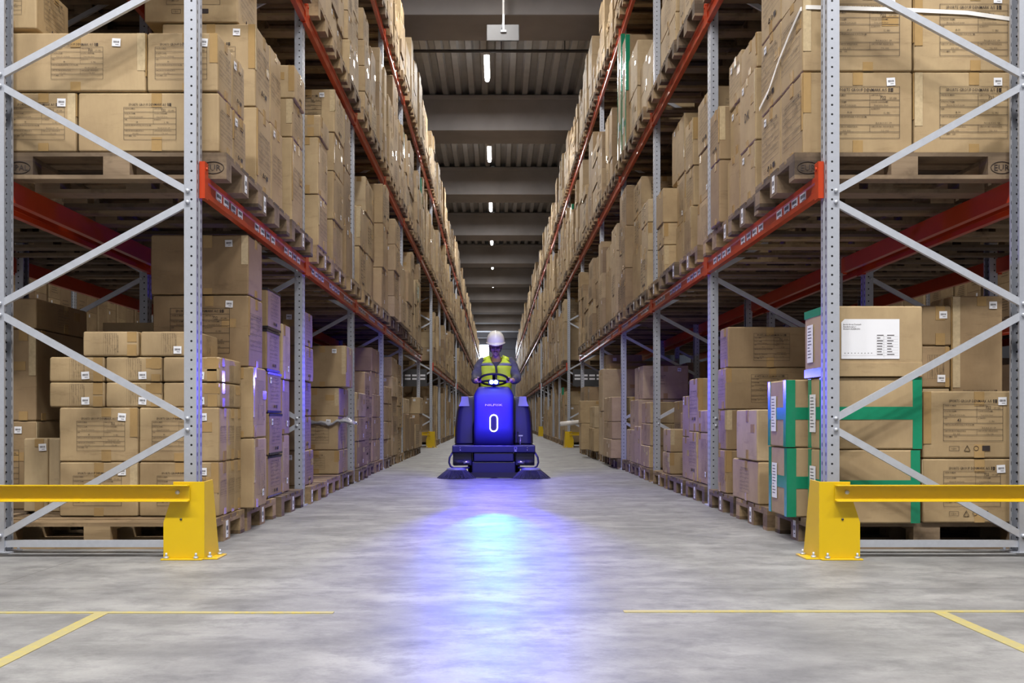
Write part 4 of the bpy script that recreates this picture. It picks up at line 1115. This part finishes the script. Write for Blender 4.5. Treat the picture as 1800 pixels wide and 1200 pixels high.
# front shroud: tapering to the top, rounded
mb = MB()
secs = [(0.395, 0.242, 0.10), (0.60, 0.240, 0.10), (0.85, 0.238, 0.115), (0.99, 0.242, 0.13), (1.05, 0.215, 0.15), (1.088, 0.19, 0.18), (1.10, 0.165, 0.22)]
vs = []; fs = []; nr = 24
for (z, hw, y0) in secs:
    for j in range(nr):
        a = 2 * math.pi * j / nr; cx, sy = math.cos(a), math.sin(a)
        px_ = hw * math.copysign(abs(cx) ** 0.28, cx); py_ = (0.34 - y0) / 2 * math.copysign(abs(sy) ** 0.28, sy) + (0.34 + y0) / 2
        vs.append((px_, py_, z))
for i in range(len(secs) - 1):
    for j in range(nr): fs.append((i * nr + j, i * nr + (j + 1) % nr, (i + 1) * nr + (j + 1) % nr, (i + 1) * nr + j))
fs.append(tuple(range(nr))[::-1]); fs.append(tuple((len(secs) - 1) * nr + j for j in range(nr)))
mb.add(vs, fs, 0, True); shroud = mb.build('front_shroud', glare_gry, mc)
# lettering and emblem
mb = MB(); vsx, fsx, wdt = text_geo('NILFISK', 0.02); k = 0.212 / wdt
mb.add([(-0.106 + v[0] * k, 0, v[1] * 0.034) for v in vsx], fsx); lg = mb.build('lettering', whitep, mc, (0.0, 0.092, WZ(713.3, MYY + .09)), fix=False)
mb = MB(); zt, zb = 0.757, 0.560; r = 0.043; zc = []
pts = [(r * math.cos(R(a)), 0, zt - r + r * math.sin(R(a))) for a in range(0, 181, 15)] + [(r * math.cos(R(a)), 0, zb + r + r * math.sin(R(a))) for a in range(180, 361, 15)]
mb.tube(pts, 0.0065, 8, closed=True); mb.build('glowing_emblem', glowm, mc, (0.0, 0.092, 0))
mb = MB(); mb.prism([(p[0] * 0.86, p[2] * 1.0 - (p[2] - (zt + zb) / 2) * 0.08) for p in pts], -0.004, 0.004); mb.build('emblem_plate', rub, mc, (0, 0.098, 0))
# bumper deck
mb = MB(); mb.box((-0.495, 0.06, 0.308), (0.495, 1.75, 0.395)); mb.build('deck', glare_blk, mc, bevel=0.012)
mb = MB()
for x in (-0.40, 0.40):
    for z in (0.365, 0.338): mb.cyl((x, 0.055, z), (x, 0.062, z), 0.007, 8)
mb.build('deck_bolts', chrome, mc)
mb = MB(); frame_lines(mb, 0.245, 0.345, 0.275, 0.372, 0.002); mb.quadxz(0.247, 0.325, 0.273, 0.332); mb.build('deck_symbol', whitep, mc, (0, 0.058, 0), fix=False)
# side tanks and rear hull
for s in (-1, 1):
    mb = MB()
    secs = [(0.40, 0.485, 0.25), (0.62, 0.478, 0.25), (0.80, 0.46, 0.20), (0.93, 0.415, 0.20), (0.985, 0.395, 0.205)]
    vs = []; fs = []; n = 12
    for (z, xo, xi) in secs:
        y0, y1 = 0.42 + (z - 0.4) * 0.1, 1.7
        ring = [(xi, y0), (xo - 0.08, y0), (xo - 0.025, y0 + 0.02), (xo, y0 + 0.09), (xo, y1 - 0.1), (xo - 0.08, y1), (xi, y1)]
        vs += [(s * a, b, z) for a, b in ring]
    m = 7
    for i in range(len(secs) - 1):
        for j in range(m): fs.append((i * m + j, i * m + (j + 1) % m, (i + 1) * m + (j + 1) % m, (i + 1) * m + j))
    fs += [tuple(range(m)), tuple((len(secs) - 1) * m + j for j in range(m))]
    mb.add(vs, fs); mb.build('side_tank', glare_blk, mc, bevel=0.018, seg=3)
    mb = MB(); mb.add([(s * 0.31, 0.462, 0.93), (s * 0.405, 0.462, 0.93), (s * 0.398, 0.466, 0.985), (s * 0.315, 0.466, 0.985), (s * 0.30, 0.455, 0.865), (s * 0.43, 0.455, 0.865)], [(0, 1, 2, 3), (4, 5, 1, 0)])
    o = mb.build('tank_trim', lt, mc, fix=False); sd = o.modifiers.new('s', 'SOLIDIFY'); sd.thickness = 0.008; sd.offset = 0
mb = MB(); mb.box((-0.26, 0.95, 0.39), (0.26, 1.68, 0.84)); mb.build('battery_hull', glare_blk, mc, bevel=0.03)
mb = MB(); mb.box((-0.22, 0.68, 0.84), (0.22, 1.10, 0.92)); mb.build('seat', rub, mc, bevel=0.03)
mb = MB(); mb.box((-0.20, 1.06, 0.92), (0.20, 1.14, 1.30)); mb.build('seat_back', rub, mc, bevel=0.03)
# coiled hose and lever beside the shroud
mb = MB()
mb.tube([(0.275 + 0.018 * math.cos(a * 0.8), 0.2 + 0.018 * math.sin(a * 0.8), 0.42 + a * 0.0014) for a in range(96)], 0.006, 6); mb.build('coiled_cable', rub, mc)
mb = MB(); mb.cyl((0.318, 0.16, 0.40), (0.322, 0.2, 0.50), 0.006, 8); mb.box((0.30, 0.19, 0.50), (0.35, 0.21, 0.515)); mb.build('lever', chrome, mc)
# lower front: scrub deck, motors, hoops
mb = MB(); mb.box((-0.26, 0.10, 0.05), (0.26, 0.60, 0.20)); mb.box((-0.24, 0.08, 0.20), (0.24, 0.40, 0.31)); mb.build('scrub_deck', glare_blk, mc, bevel=0.015)
mb = MB(); mb.box((-0.30, 0.085, 0.012), (0.30, 0.10, 0.07)); mb.build('front_skirt', rub, mc)
for s in (-1, 1):
    mb = MB(); mb.box((s * 0.26, 0.14, 0.15), (s * 0.49, 0.38, 0.31)); mb.build('brush_arm', glare_blk, mc, bevel=0.012)
    mb = MB(); mb.cyl((s * 0.285, 0.11, 0.192), (s * 0.375, 0.11, 0.192), 0.018, 14); mb.build('steel_cylinder', chrome, mc)
    mb = MB(); mb.cyl((s * 0.375, 0.11, 0.192), (s * 0.475, 0.11, 0.192), 0.028, 14); mb.build('brush_motor', rub, mc)
    mb = MB(); mb.tube([(s * 0.485, 0.09, 0.32), (s * 0.525, 0.07, 0.25), (s * 0.532, 0.07, 0.19), (s * 0.515, 0.07, 0.145), (s * 0.48, 0.07, 0.125), (s * 0.38, 0.07, 0.125), (s * 0.29, 0.08, 0.128)], 0.0115, 10); mb.build('guard_hoop', glare_blk, mc)
    cxb = s * 0.445
    br = link('side_brush', None, mc, (cxb, 0.10, 0)); br.rotation_euler = (R(0), R(0), 0)
    mb = MB(); mb.lathe((0, 0, 0), [(0.001, 0.126), (0.08, 0.126), (0.115, 0.118), (0.115, 0.095), (0.09, 0.09), (0.001, 0.09)], 28); mb.build('brush_disc', lt, br)
    mb = MB(); rb = random.Random(5)
    for ring_ in range(3):
        n = 110
        for j in range(n):
            a = 2 * math.pi * (j + rb.random() * 0.6) / n; r0 = 0.075 + 0.02 * ring_; r1 = 0.165 + 0.032 * ring_ + rb.uniform(-0.006, 0.006)
            a2 = a + rb.uniform(-0.05, 0.05)
            mb.tube([(r0 * math.cos(a), r0 * math.sin(a), 0.10), ((r0 + r1) / 2 * math.cos(a), (r0 + r1) / 2 * math.sin(a), 0.055), (r1 * math.cos(a2), r1 * math.sin(a2), 0.004)], 0.0034, 3, cap=False)
    q = mb.build('bristles', brist, br, fix=False); q['kind'] = 'stuff'
    for (yw, rw) in ((1.25, 0.15),):
        mb = MB(); mb.lathe((s * 0.30 - (0.04), yw, rw), [(0.05, 0), (rw - 0.02, 0), (rw, 0.02), (rw, 0.06), (rw - 0.02, 0.08), (0.05, 0.08)], 28, axis='X'); mb.build('wheel', rub, mc)
mb = MB(); mb.lathe((-0.04, 0.42, 0.12), [(0.03, 0), (0.10, 0), (0.12, 0.02), (0.12, 0.06), (0.10, 0.08), (0.03, 0.08)], 28, axis='X'); mb.build('wheel', rub, mc)
# steering column, wheel, lights
WC = Vector((0.0, 0.38, 1.19))
th = R(21); nrm = Vector((0, math.sin(th), math.cos(th))); e1 = Vector((1, 0, 0)); e2 = Vector((0, math.cos(th), -math.sin(th)))
mb = MB(); mb.tube([(0, 0.25, 1.05), (0, 0.33, 1.13), WC - nrm * 0.02], 0.035, 14); mb.build('steering_column', glare_blk, mc)
sw = MB(); RW = 0.172
sw.tube([WC + e1 * RW * math.cos(a * math.pi / 20) + e2 * RW * math.sin(a * math.pi / 20) for a in range(40)], 0.0135, 10, closed=True)
for a in (R(20), R(160), R(270)):
    sw.bar(WC - nrm * 0.01, WC + e1 * RW * math.cos(a) - e2 * RW * math.sin(a) * -1, 0.035, 0.012, nrm)
sw.lathe((0, 0, 0), [(0.001, 0), (0.001, 0)], 4)
o = sw.build('steering_wheel', rub, mc)
LZ = WZ(671.3, MYY + 0.14)
lh = MB(); lh.box((-0.065, 0.145, LZ - 0.032), (0.065, 0.20, LZ + 0.032)); lamp = lh.build('warning_light', glare_blk, mc, bevel=0.01)
lh = MB(); lh.cyl((0, 0.2, LZ), (0, 0.27, 1.10), 0.015, 8); lh.build('light_bracket', glare_blk, lamp)
for x in (-0.026, 0.026):
    mb = MB(); mb.lathe((x, 0.138, LZ), [(0.0005, 0), (0.021, 0), (0.023, 0.008)], 20, axis='Y'); mb.build('lens', ledm, lamp)
# blue safety beam on the floor ahead of the machine
def spot(name, loc, target, ang, blend, power, col, sx=1.0, sy=1.0, r=0.01):
    d = bpy.data.lights.new(name, 'SPOT'); d.energy = power; d.color = col; d.spot_size = R(ang); d.spot_blend = blend; d.shadow_soft_size = r
    o = bpy.data.objects.new(name, d); C.objects.link(o); o.location = loc
    o.rotation_euler = (Vector(target) - Vector(loc)).to_track_quat('-Z', 'Y').to_euler(); o.scale = (sx, sy, 1)
    return o
LP = Vector((MX, MYY + 0.11, LZ))
#SPOTS
spot('blue_beam_core', LP, (-0.01, 5.35, 0), 9.5, 0.30, 300, (0.0, 0.32, 1.0), 0.84, 1.0)
spot('violet_beam_edge', LP, (-0.01, 4.9, 0), 18, 0.65, 1150, (0.0, 0.0, 1.0), 0.95, 1.0)
# the same lamp's spill on the cartons either side
spot('blue_spill', LP + Vector((0, -0.04, 0)), LP + Vector((0, -3, -0.8)), 120, 1.0, 230, (0.07, 0.05, 1.0), r=0.03)
area('blue_glare_fill', (MX, MYY - 0.45, LZ - 0.20), (R(55), 0, 0), 0.40, 0.10, 30, (0.03, 0.0, 1.0))  # added unseen light ahead of the machine, standing in for lamp glare

# ------------------------------------------------------------------ the driver
def skin_geo(verts, edges, radii, root=0, sub=2):
    me = bpy.data.meshes.new('sk'); me.from_pydata([tuple(v) for v in verts], edges, [])
    o = bpy.data.objects.new('sk', me); C.objects.link(o)
    md = o.modifiers.new('skin', 'SKIN'); md.use_smooth_shade = True; md.branch_smoothing = 0.6
    for i, r in enumerate(radii):
        sv = me.skin_vertices[0].data[i]; sv.radius = r if isinstance(r, tuple) else (r, r); sv.use_root = (i == root)
    s2 = o.modifiers.new('sub', 'SUBSURF'); s2.levels = sub; s2.render_levels = sub
    dg = bpy.context.evaluated_depsgraph_get(); dg.update()
    ev = o.evaluated_get(dg); m2 = ev.to_mesh()
    g = ([tuple(v.co) for v in m2.vertices], [tuple(p.vertices) for p in m2.polygons]); ev.to_mesh_clear()
    bpy.data.objects.remove(o); bpy.data.meshes.remove(me)
    return g
def remesh(mb, name, mats, parent, voxel, smooth=4):
    o = mb.build(name, mats, parent, fix=True)
    r = o.modifiers.new('rm', 'REMESH'); r.mode = 'VOXEL'; r.voxel_size = voxel; r.use_smooth_shade = True
    s = o.modifiers.new('sm', 'SMOOTH'); s.iterations = smooth; s.factor = 0.5
    return o
skin = simple('driver_skin', (0.42, 0.25, 0.18), 0.5, 0, 0.08, 20)
cloth = simple('dark_blue_work_shirt', (0.075, 0.075, 0.115), 0.85, 0, 0.35, 25)
trous = simple('dark_work_trousers', (0.03, 0.03, 0.045), 0.9, 0, 0.3, 25)
hivis = simple('fluorescent_vest', (0.66, 0.86, 0.05), 0.7, 0, 0.10, 14)
refl = simple('reflective_tape', (0.20, 0.22, 0.30), 0.35)
helm = simple('white_helmet', (0.80, 0.79, 0.76), 0.25, 0, 0.02)
hair = simple('dark_hair', (0.03, 0.022, 0.018), 0.7)
glass_dark = simple('dark_glasses', (0.03, 0.03, 0.035), 0.12); glass_dark.node_tree.nodes['Principled BSDF'].inputs['Alpha'].default_value = 0.4
BX, BY = -0.005, 12.28        # pelvis
person = None
hz = 0.93
# joints in world coordinates
pel = Vector((BX, BY, hz)); waist = Vector((BX, BY - 0.02, 1.10)); chest = Vector((BX, BY - 0.06, 1.30)); neck0 = Vector((BX, BY - 0.10, 1.45)); neck1 = Vector((BX, BY - 0.145, 1.545))
wheel_w = Vector((MX, MYY, 0)) + WC
hands = {s: wheel_w + e1 * (s * (RW + 0.005)) + e2 * 0.02 for s in (-1, 1)}
chains = [([pel, waist, chest, neck0, neck1], [(0.16, 0.115), (0.145, 0.10), (0.16, 0.11), (0.060, 0.060), (0.056, 0.058)])]
vs = [pel, waist, chest, neck0, neck1]; ed = [(0, 1), (1, 2), (2, 3), (3, 4)]; ra = [(0.16, 0.115), (0.145, 0.10), (0.16, 0.11), (0.062, 0.06), (0.058, 0.058)]
arm = {}
for s in (-1, 1):
    sh = Vector((BX + s * 0.185, BY - 0.05, 1.43)); el = Vector((BX + s * 0.262, BY - 0.17, 1.20)); wr = hands[s] + Vector((s * 0.035, 0.055, -0.005))
    arm[s] = (sh, el, wr)
    chains.append(([sh - Vector((s * 0.06, 0, 0)), sh, (sh + el) / 2, el, (el + wr) / 2, wr], [0.06, 0.062, 0.054, 0.047, 0.040, 0.028]))
    b = len(vs); vs += [sh, el, wr]; ed += [(2, b), (b, b + 1), (b + 1, b + 2)]; ra += [0.06, 0.045, 0.028]
    hp = Vector((BX + s * 0.10, BY, hz - 0.02)); kn = Vector((BX + s * 0.17, BY - 0.42, 0.93)); an = Vector((BX + s * 0.17, BY - 0.46, 0.50)); to = an + Vector((0, -0.13, -0.05))
    arm[(s, 'leg')] = (hp, kn, an, to)
    chains.append(([pel + Vector((s * 0.05, 0, 0)), hp, (hp + kn) / 2, kn, (kn + an) / 2, an, to], [0.11, 0.10, 0.08, 0.06, 0.055, 0.042, 0.035]))
    b = len(vs); vs += [hp, kn, an, to]; ed += [(0, b), (b, b + 1), (b + 1, b + 2), (b + 2, b + 3)]; ra += [0.085, 0.06, 0.042, 0.035]
body = MB()
for pts_, rad_ in chains: body.add(*skin_geo(pts_, [(q, q + 1) for q in range(len(pts_) - 1)], rad_, 0))
# head, tilted forward and down
HC = Vector((BX - 0.008, BY - 0.175, 1.625)); tilt = Matrix.Rotation(R(20), 3, 'X')
def hd(p): return HC + tilt @ Vector(p)
def ellips(mbb, c, r, n=20, m=12):
    vs = []; fs = []
    for i in range(m + 1):
        ph = math.pi * i / m
        for j in range(n):
            a = 2 * math.pi * j / n; vs.append(hd((c[0] + r[0] * math.sin(ph) * math.cos(a), c[1] + r[1] * math.sin(ph) * math.sin(a), c[2] + r[2] * math.cos(ph))))
    for i in range(m):
        for j in range(n): fs.append((i * n + j, i * n + (j + 1) % n, (i + 1) * n + (j + 1) % n, (i + 1) * n + j))
    mbb.add(vs, fs, 0, True)
ellips(body, (0, 0, 0.02), (0.076, 0.095, 0.10)); ellips(body, (0, -0.03, -0.05), (0.058, 0.062, 0.072)); ellips(body, (0, -0.062, -0.094), (0.026, 0.024, 0.024))
ellips(body, (0, -0.098, -0.02), (0.012, 0.020, 0.026)); ellips(body, (0, -0.106, -0.034), (0.017, 0.013, 0.011)); ellips(body, (0, -0.088, 0.022), (0.055, 0.014, 0.011))
for s in (-1, 1):
    ellips(body, (s * 0.078, 0.008, -0.01), (0.010, 0.020, 0.032)); ellips(body, (s * 0.042, -0.068, -0.028), (0.020, 0.020, 0.020))
ellips(body, (0, -0.089, -0.060), (0.026, 0.011, 0.008)); ellips(body, (0, -0.087, -0.070), (0.022, 0.011, 0.008))
# hands: palm and five fingers closed round the rim
for s in (-1, 1):
    wr = arm[s][2]; hc = hands[s]
    rim_t = e2; out = e1 * s
    palm = [wr, hc + out * 0.028 + nrm * 0.012 + Vector((0, 0.012, 0))]
    body.add(*skin_geo([palm[0], (palm[0] + palm[1]) / 2, palm[1]], [(0, 1), (1, 2)], [(0.026, 0.022), (0.034, 0.022), (0.040, 0.020)], 0, 2))
    for f in range(4):
        o_ = -0.040 + 0.021 * f; L = (0.9, 1.0, 0.97, 0.8)[f]
        base = hc + out * 0.026 + nrm * 0.020 - e2 * (o_ + 0.01)
        k1 = hc + out * 0.004 + nrm * 0.030 * L - e2 * (o_ + 0.006); k2 = hc - out * 0.021 + nrm * 0.015 - e2 * (o_ + 0.006); k3 = hc - out * 0.021 - nrm * 0.012 * L - e2 * (o_ + 0.006); k4 = hc - out * 0.006 - nrm * 0.023 * L - e2 * (o_ + 0.006)
        body.add(*skin_geo([base, k1, k2, k3, k4], [(0, 1), (1, 2), (2, 3), (3, 4)], [0.0095, 0.009, 0.0085, 0.008, 0.007], 0, 1))
    tb = hc + out * 0.024 + e2 * 0.028; body.add(*skin_geo([tb, hc + out * 0.020 - nrm * 0.018 + e2 * 0.02, hc + out * 0.004 - nrm * 0.024 + e2 * 0.0, hc - out * 0.012 - nrm * 0.022 - e2 * 0.01], [(0, 1), (1, 2), (2, 3)], [0.013, 0.012, 0.0105, 0.009], 0, 1))
person = body.build('person', skin, None)
r_ = person.modifiers.new('rm', 'REMESH'); r_.mode = 'VOXEL'; r_.voxel_size = 0.0042; r_.use_smooth_shade = True
s_ = person.modifiers.new('sm', 'SMOOTH'); s_.iterations = 3
tag(person, 'person in white helmet and yellow vest looking down, both hands on the steering wheel', 'person')
# face details
mb = MB()
for s in (-1, 1):
    fs_ = [hd((s * (0.008 + 0.042 * u), -0.112 + 0.022 * u * u, z)) for z in (-0.012, 0.012) for u in (0, 0.5, 1)]
    mb.add(fs_, [(0, 1, 4, 3), (1, 2, 5, 4)]); 
    mb.tube([hd((s * 0.05, -0.093, 0.008)), hd((s * 0.078, -0.04, 0.006)), hd((s * 0.083, 0.01, 0.0))], 0.0022, 6)
mb.tube([hd((-0.009, -0.114, 0.008)), hd((0.009, -0.114, 0.008))], 0.002, 6)
gl = mb.build('glasses', glass_dark, person, fix=False); sd = gl.modifiers.new('s', 'SOLIDIFY'); sd.thickness = 0.003
mb = MB()
for s in (-1, 1): mb.tube([hd((s * 0.018, -0.103, 0.026)), hd((s * 0.036, -0.099, 0.031)), hd((s * 0.054, -0.084, 0.025))], 0.0035, 6)
mb.tube([hd((-0.026, -0.098, -0.054)), hd((0, -0.104, -0.047)), hd((0.026, -0.098, -0.054))], 0.0042, 6)
# short beard on jaw, hair behind the ears
for s in (-1, 1): mb.tube([hd((s * 0.070, -0.02, 0.01)), hd((s * 0.068, -0.028, -0.03)), hd((s * 0.060, -0.05, -0.065))], [0.006, 0.006, 0.005], 8)
mb.build('hair', hair, person)
mb = MB(); ellips(mb, (0, 0.03, 0.0), (0.078, 0.082, 0.085)); mb.build('back_hair', hair, person)
# helmet
mb = MB(); n = 40; vs = []; fs = []; rows = 12
HT = Matrix.Rotation(R(12), 3, 'X')
def hp_(p): return HC + HT @ Vector(p)
for i in range(rows + 1):
    ph = (math.pi / 2) * i / rows
    for j in range(n):
        a = 2 * math.pi * j / n; rx, ry = 0.112, 0.135; r = math.cos(ph) ** 0.72; z = math.sin(ph) * 0.132
        ridge = 0.006 * max(0, math.cos(3 * (a - math.pi / 2))) ** 8 * math.cos(ph) if False else 0
        x = rx * r * math.cos(a); y = ry * r * math.sin(a)
        rg = 0.006 * math.exp(-((abs(x) - 0.0) / 0.02) ** 2) + 0.004 * math.exp(-((abs(x) - 0.055) / 0.012) ** 2)
        vs.append(hp_((x, y, 0.052 + z + rg * math.sin(ph))))
for i in range(rows):
    for j in range(n): fs.append((i * n + j, i * n + (j + 1) % n, (i + 1) * n + (j + 1) % n, (i + 1) * n + j))
mb.add(vs, fs, 0, True)
# brim with a longer peak at the front
vs = []; fs = []
for k_, (gr, dz_) in enumerate(((1.0, 0.055), (1.0, 0.048), (1.09, 0.040), (1.09, 0.034), (0.97, 0.044))):
    for j in range(n):
        a = 2 * math.pi * j / n; pk = max(0, -math.sin(a)) ** 3 * 0.045 * (1 if gr > 1 else 0)
        vs.append(hp_((0.112 * gr * math.cos(a), 0.135 * gr * math.sin(a) - pk, dz_ - pk * 0.25)))
for i in range(4):
    for j in range(n): fs.append((i * n + j, i * n + (j + 1) % n, (i + 1) * n + (j + 1) % n, (i + 1) * n + j))
mb.add(vs, fs, 0, True)
hm = mb.build('safety_helmet', helm, person, fix=False)
mb = MB(); mb.tube([hp_((x_, -0.02, 0.188 - 0.5 * x_ * x_)) for x_ in (-0.012, 0, 0.012)], 0.004, 8)
for s in (-1, 1):
    mb.tube([hp_((s * 0.050, -0.112, 0.085)), hp_((s * 0.060, -0.085, 0.125)), hp_((s * 0.045, -0.055, 0.158))], 0.0022, 6)
mb.build('helmet_ridge', lt, hm)
# shirt with sleeves, trousers, boots
sv = [waist + Vector((0, 0, -0.12)), waist, chest + Vector((0, 0, 0.02)), neck0 + Vector((0, 0.0, 0.035))]; se = [(0, 1), (1, 2), (2, 3)]; sr = [(0.165, 0.12), (0.162, 0.12), (0.172, 0.125), (0.090, 0.088)]
sleeves = []
for s in (-1, 1):
    sh, el, wr = arm[s]; b = len(sv); m1 = (sh + el) / 2 + Vector((s * 0.012, 0, 0)); m2 = (el + wr) / 2
    sleeves.append(skin_geo([sh + Vector((-s * 0.05, 0, 0.0)), sh, m1, el, m2, wr + (el - wr) * 0.10], [(0, 1), (1, 2), (2, 3), (3, 4), (4, 5)], [0.075, 0.082, 0.074, 0.068, 0.056, 0.042], 0))
mb = MB(); mb.add(*skin_geo(sv, se, sr, 1))
for g_ in sleeves: mb.add(*g_)

sh_o = mb.build('work_shirt', cloth, person); rm = sh_o.modifiers.new('rm', 'REMESH'); rm.mode = 'VOXEL'; rm.voxel_size = 0.01; rm.use_smooth_shade = True
tx = bpy.data.textures.new('folds', 'CLOUDS'); tx.noise_scale = 0.07; dm = sh_o.modifiers.new('d', 'DISPLACE'); dm.texture = tx; dm.strength = 0.022; dm.mid_level = 0.6; dm.texture_coords = 'LOCAL'
legs_ = []
tv = [pel, ]; te = []; tr = [(0.175, 0.13)]
for s in (-1, 1):
    hp, kn, an, to = arm[(s, 'leg')]; b = len(tv); tv += [hp, (hp + kn) / 2, kn, (kn + an) / 2, an]; te += [(0, b), (b, b + 1), (b + 1, b + 2), (b + 2, b + 3), (b + 3, b + 4)]; tr += [0.10, 0.092, 0.075, 0.065, 0.06]
mb = MB(); mb.add(*skin_geo(tv, te, tr, 0)); mb.build('trousers', trous, person)
for s in (-1, 1):
    hp, kn, an, to = arm[(s, 'leg')]; c = an
    mb = MB(); mb.add(*skin_geo([c + Vector((0, 0.03, 0.03)), c + Vector((0, 0.02, -0.04)), c + Vector((0, -0.08, -0.055)), c + Vector((0, -0.17, -0.06))], [(0, 1), (1, 2), (2, 3)], [0.055, 0.052, (0.045, 0.04), (0.04, 0.03)], 1))
    mb.build('boot', rub, person)
# vest: open shell with a V neck
def vest_shell(z0, z1, grow, nu=40, nv=14, full=False):
    vs = []; fs = []
    for i in range(nv + 1):
        v = i / nv; z = z0 + (z1 - z0) * v; t_ = (z - 1.04) / (1.50 - 1.04)
        hw = 0.188 + 0.006 * math.sin(t_ * 3) if t_ < 0.78 else 0.192 - (t_ - 0.78) / 0.22 * 0.10
        dp = 0.150 if t_ < 0.7 else 0.150 - (t_ - 0.7) / 0.3 * 0.07
        yc = BY - 0.02 - 0.085 * t_
        gap = 0.006 + max(0, (t_ - 0.70)) / 0.30 * 0.078
        for j in range(nu + 1):
            u = j / nu; a0 = math.asin(min(0.95, gap / hw)); a = a0 + (2 * math.pi - 2 * a0) * u
            x = (hw + grow) * math.copysign(abs(math.sin(a)) ** 0.75, math.sin(a)); y = -(dp + grow) * math.copysign(abs(math.cos(a)) ** 0.85, math.cos(a))
            x += 0.004 * math.sin(z * 40 + a * 3); y += 0.005 * math.sin(z * 31 + a * 5)
            vs.append((BX + x, yc + y, z))
    m = nu + 1
    for i in range(nv):
        for j in range(nu): fs.append((i * m + j, i * m + j + 1, (i + 1) * m + j + 1, (i + 1) * m + j))
    return vs, fs
mb = MB(); v_, f_ = vest_shell(1.04, 1.49, 0.0); mb.add(v_, f_, 0, True); ve = mb.build('safety_vest', hivis, person, fix=False)
sd = ve.modifiers.new('s', 'SOLIDIFY'); sd.thickness = 0.006; sd.offset = 1
mb = MB(); v_, f_ = vest_shell(1.375, 1.41, 0.009, nv=2); mb.add(v_, f_, 0, True)
o = mb.build('reflective_band', refl, ve, fix=False); sd = o.modifiers.new('s', 'SOLIDIFY'); sd.thickness = 0.003
mb = MB()
for s in (-1, 1):   # shoulder panels joining front and back
    for i in range(2):
        pass
    vs = []
    for q in range(9):
        a = math.pi * q / 8
        y = BY - 0.075 - math.cos(a) * 0.085; z = 1.462 + 0.040 * math.sin(a)
        vs += [(BX + s * 0.080, y, z + 0.010), (BX + s * 0.160, y, z - 0.024)]
    mb.add(vs, [(2 * q, 2 * q + 1, 2 * q + 3, 2 * q + 2) for q in range(8)], 0, True)
o = mb.build('vest_shoulders', hivis, ve, fix=False); sd = o.modifiers.new('s', 'SOLIDIFY'); sd.thickness = 0.008; sd.offset = 0
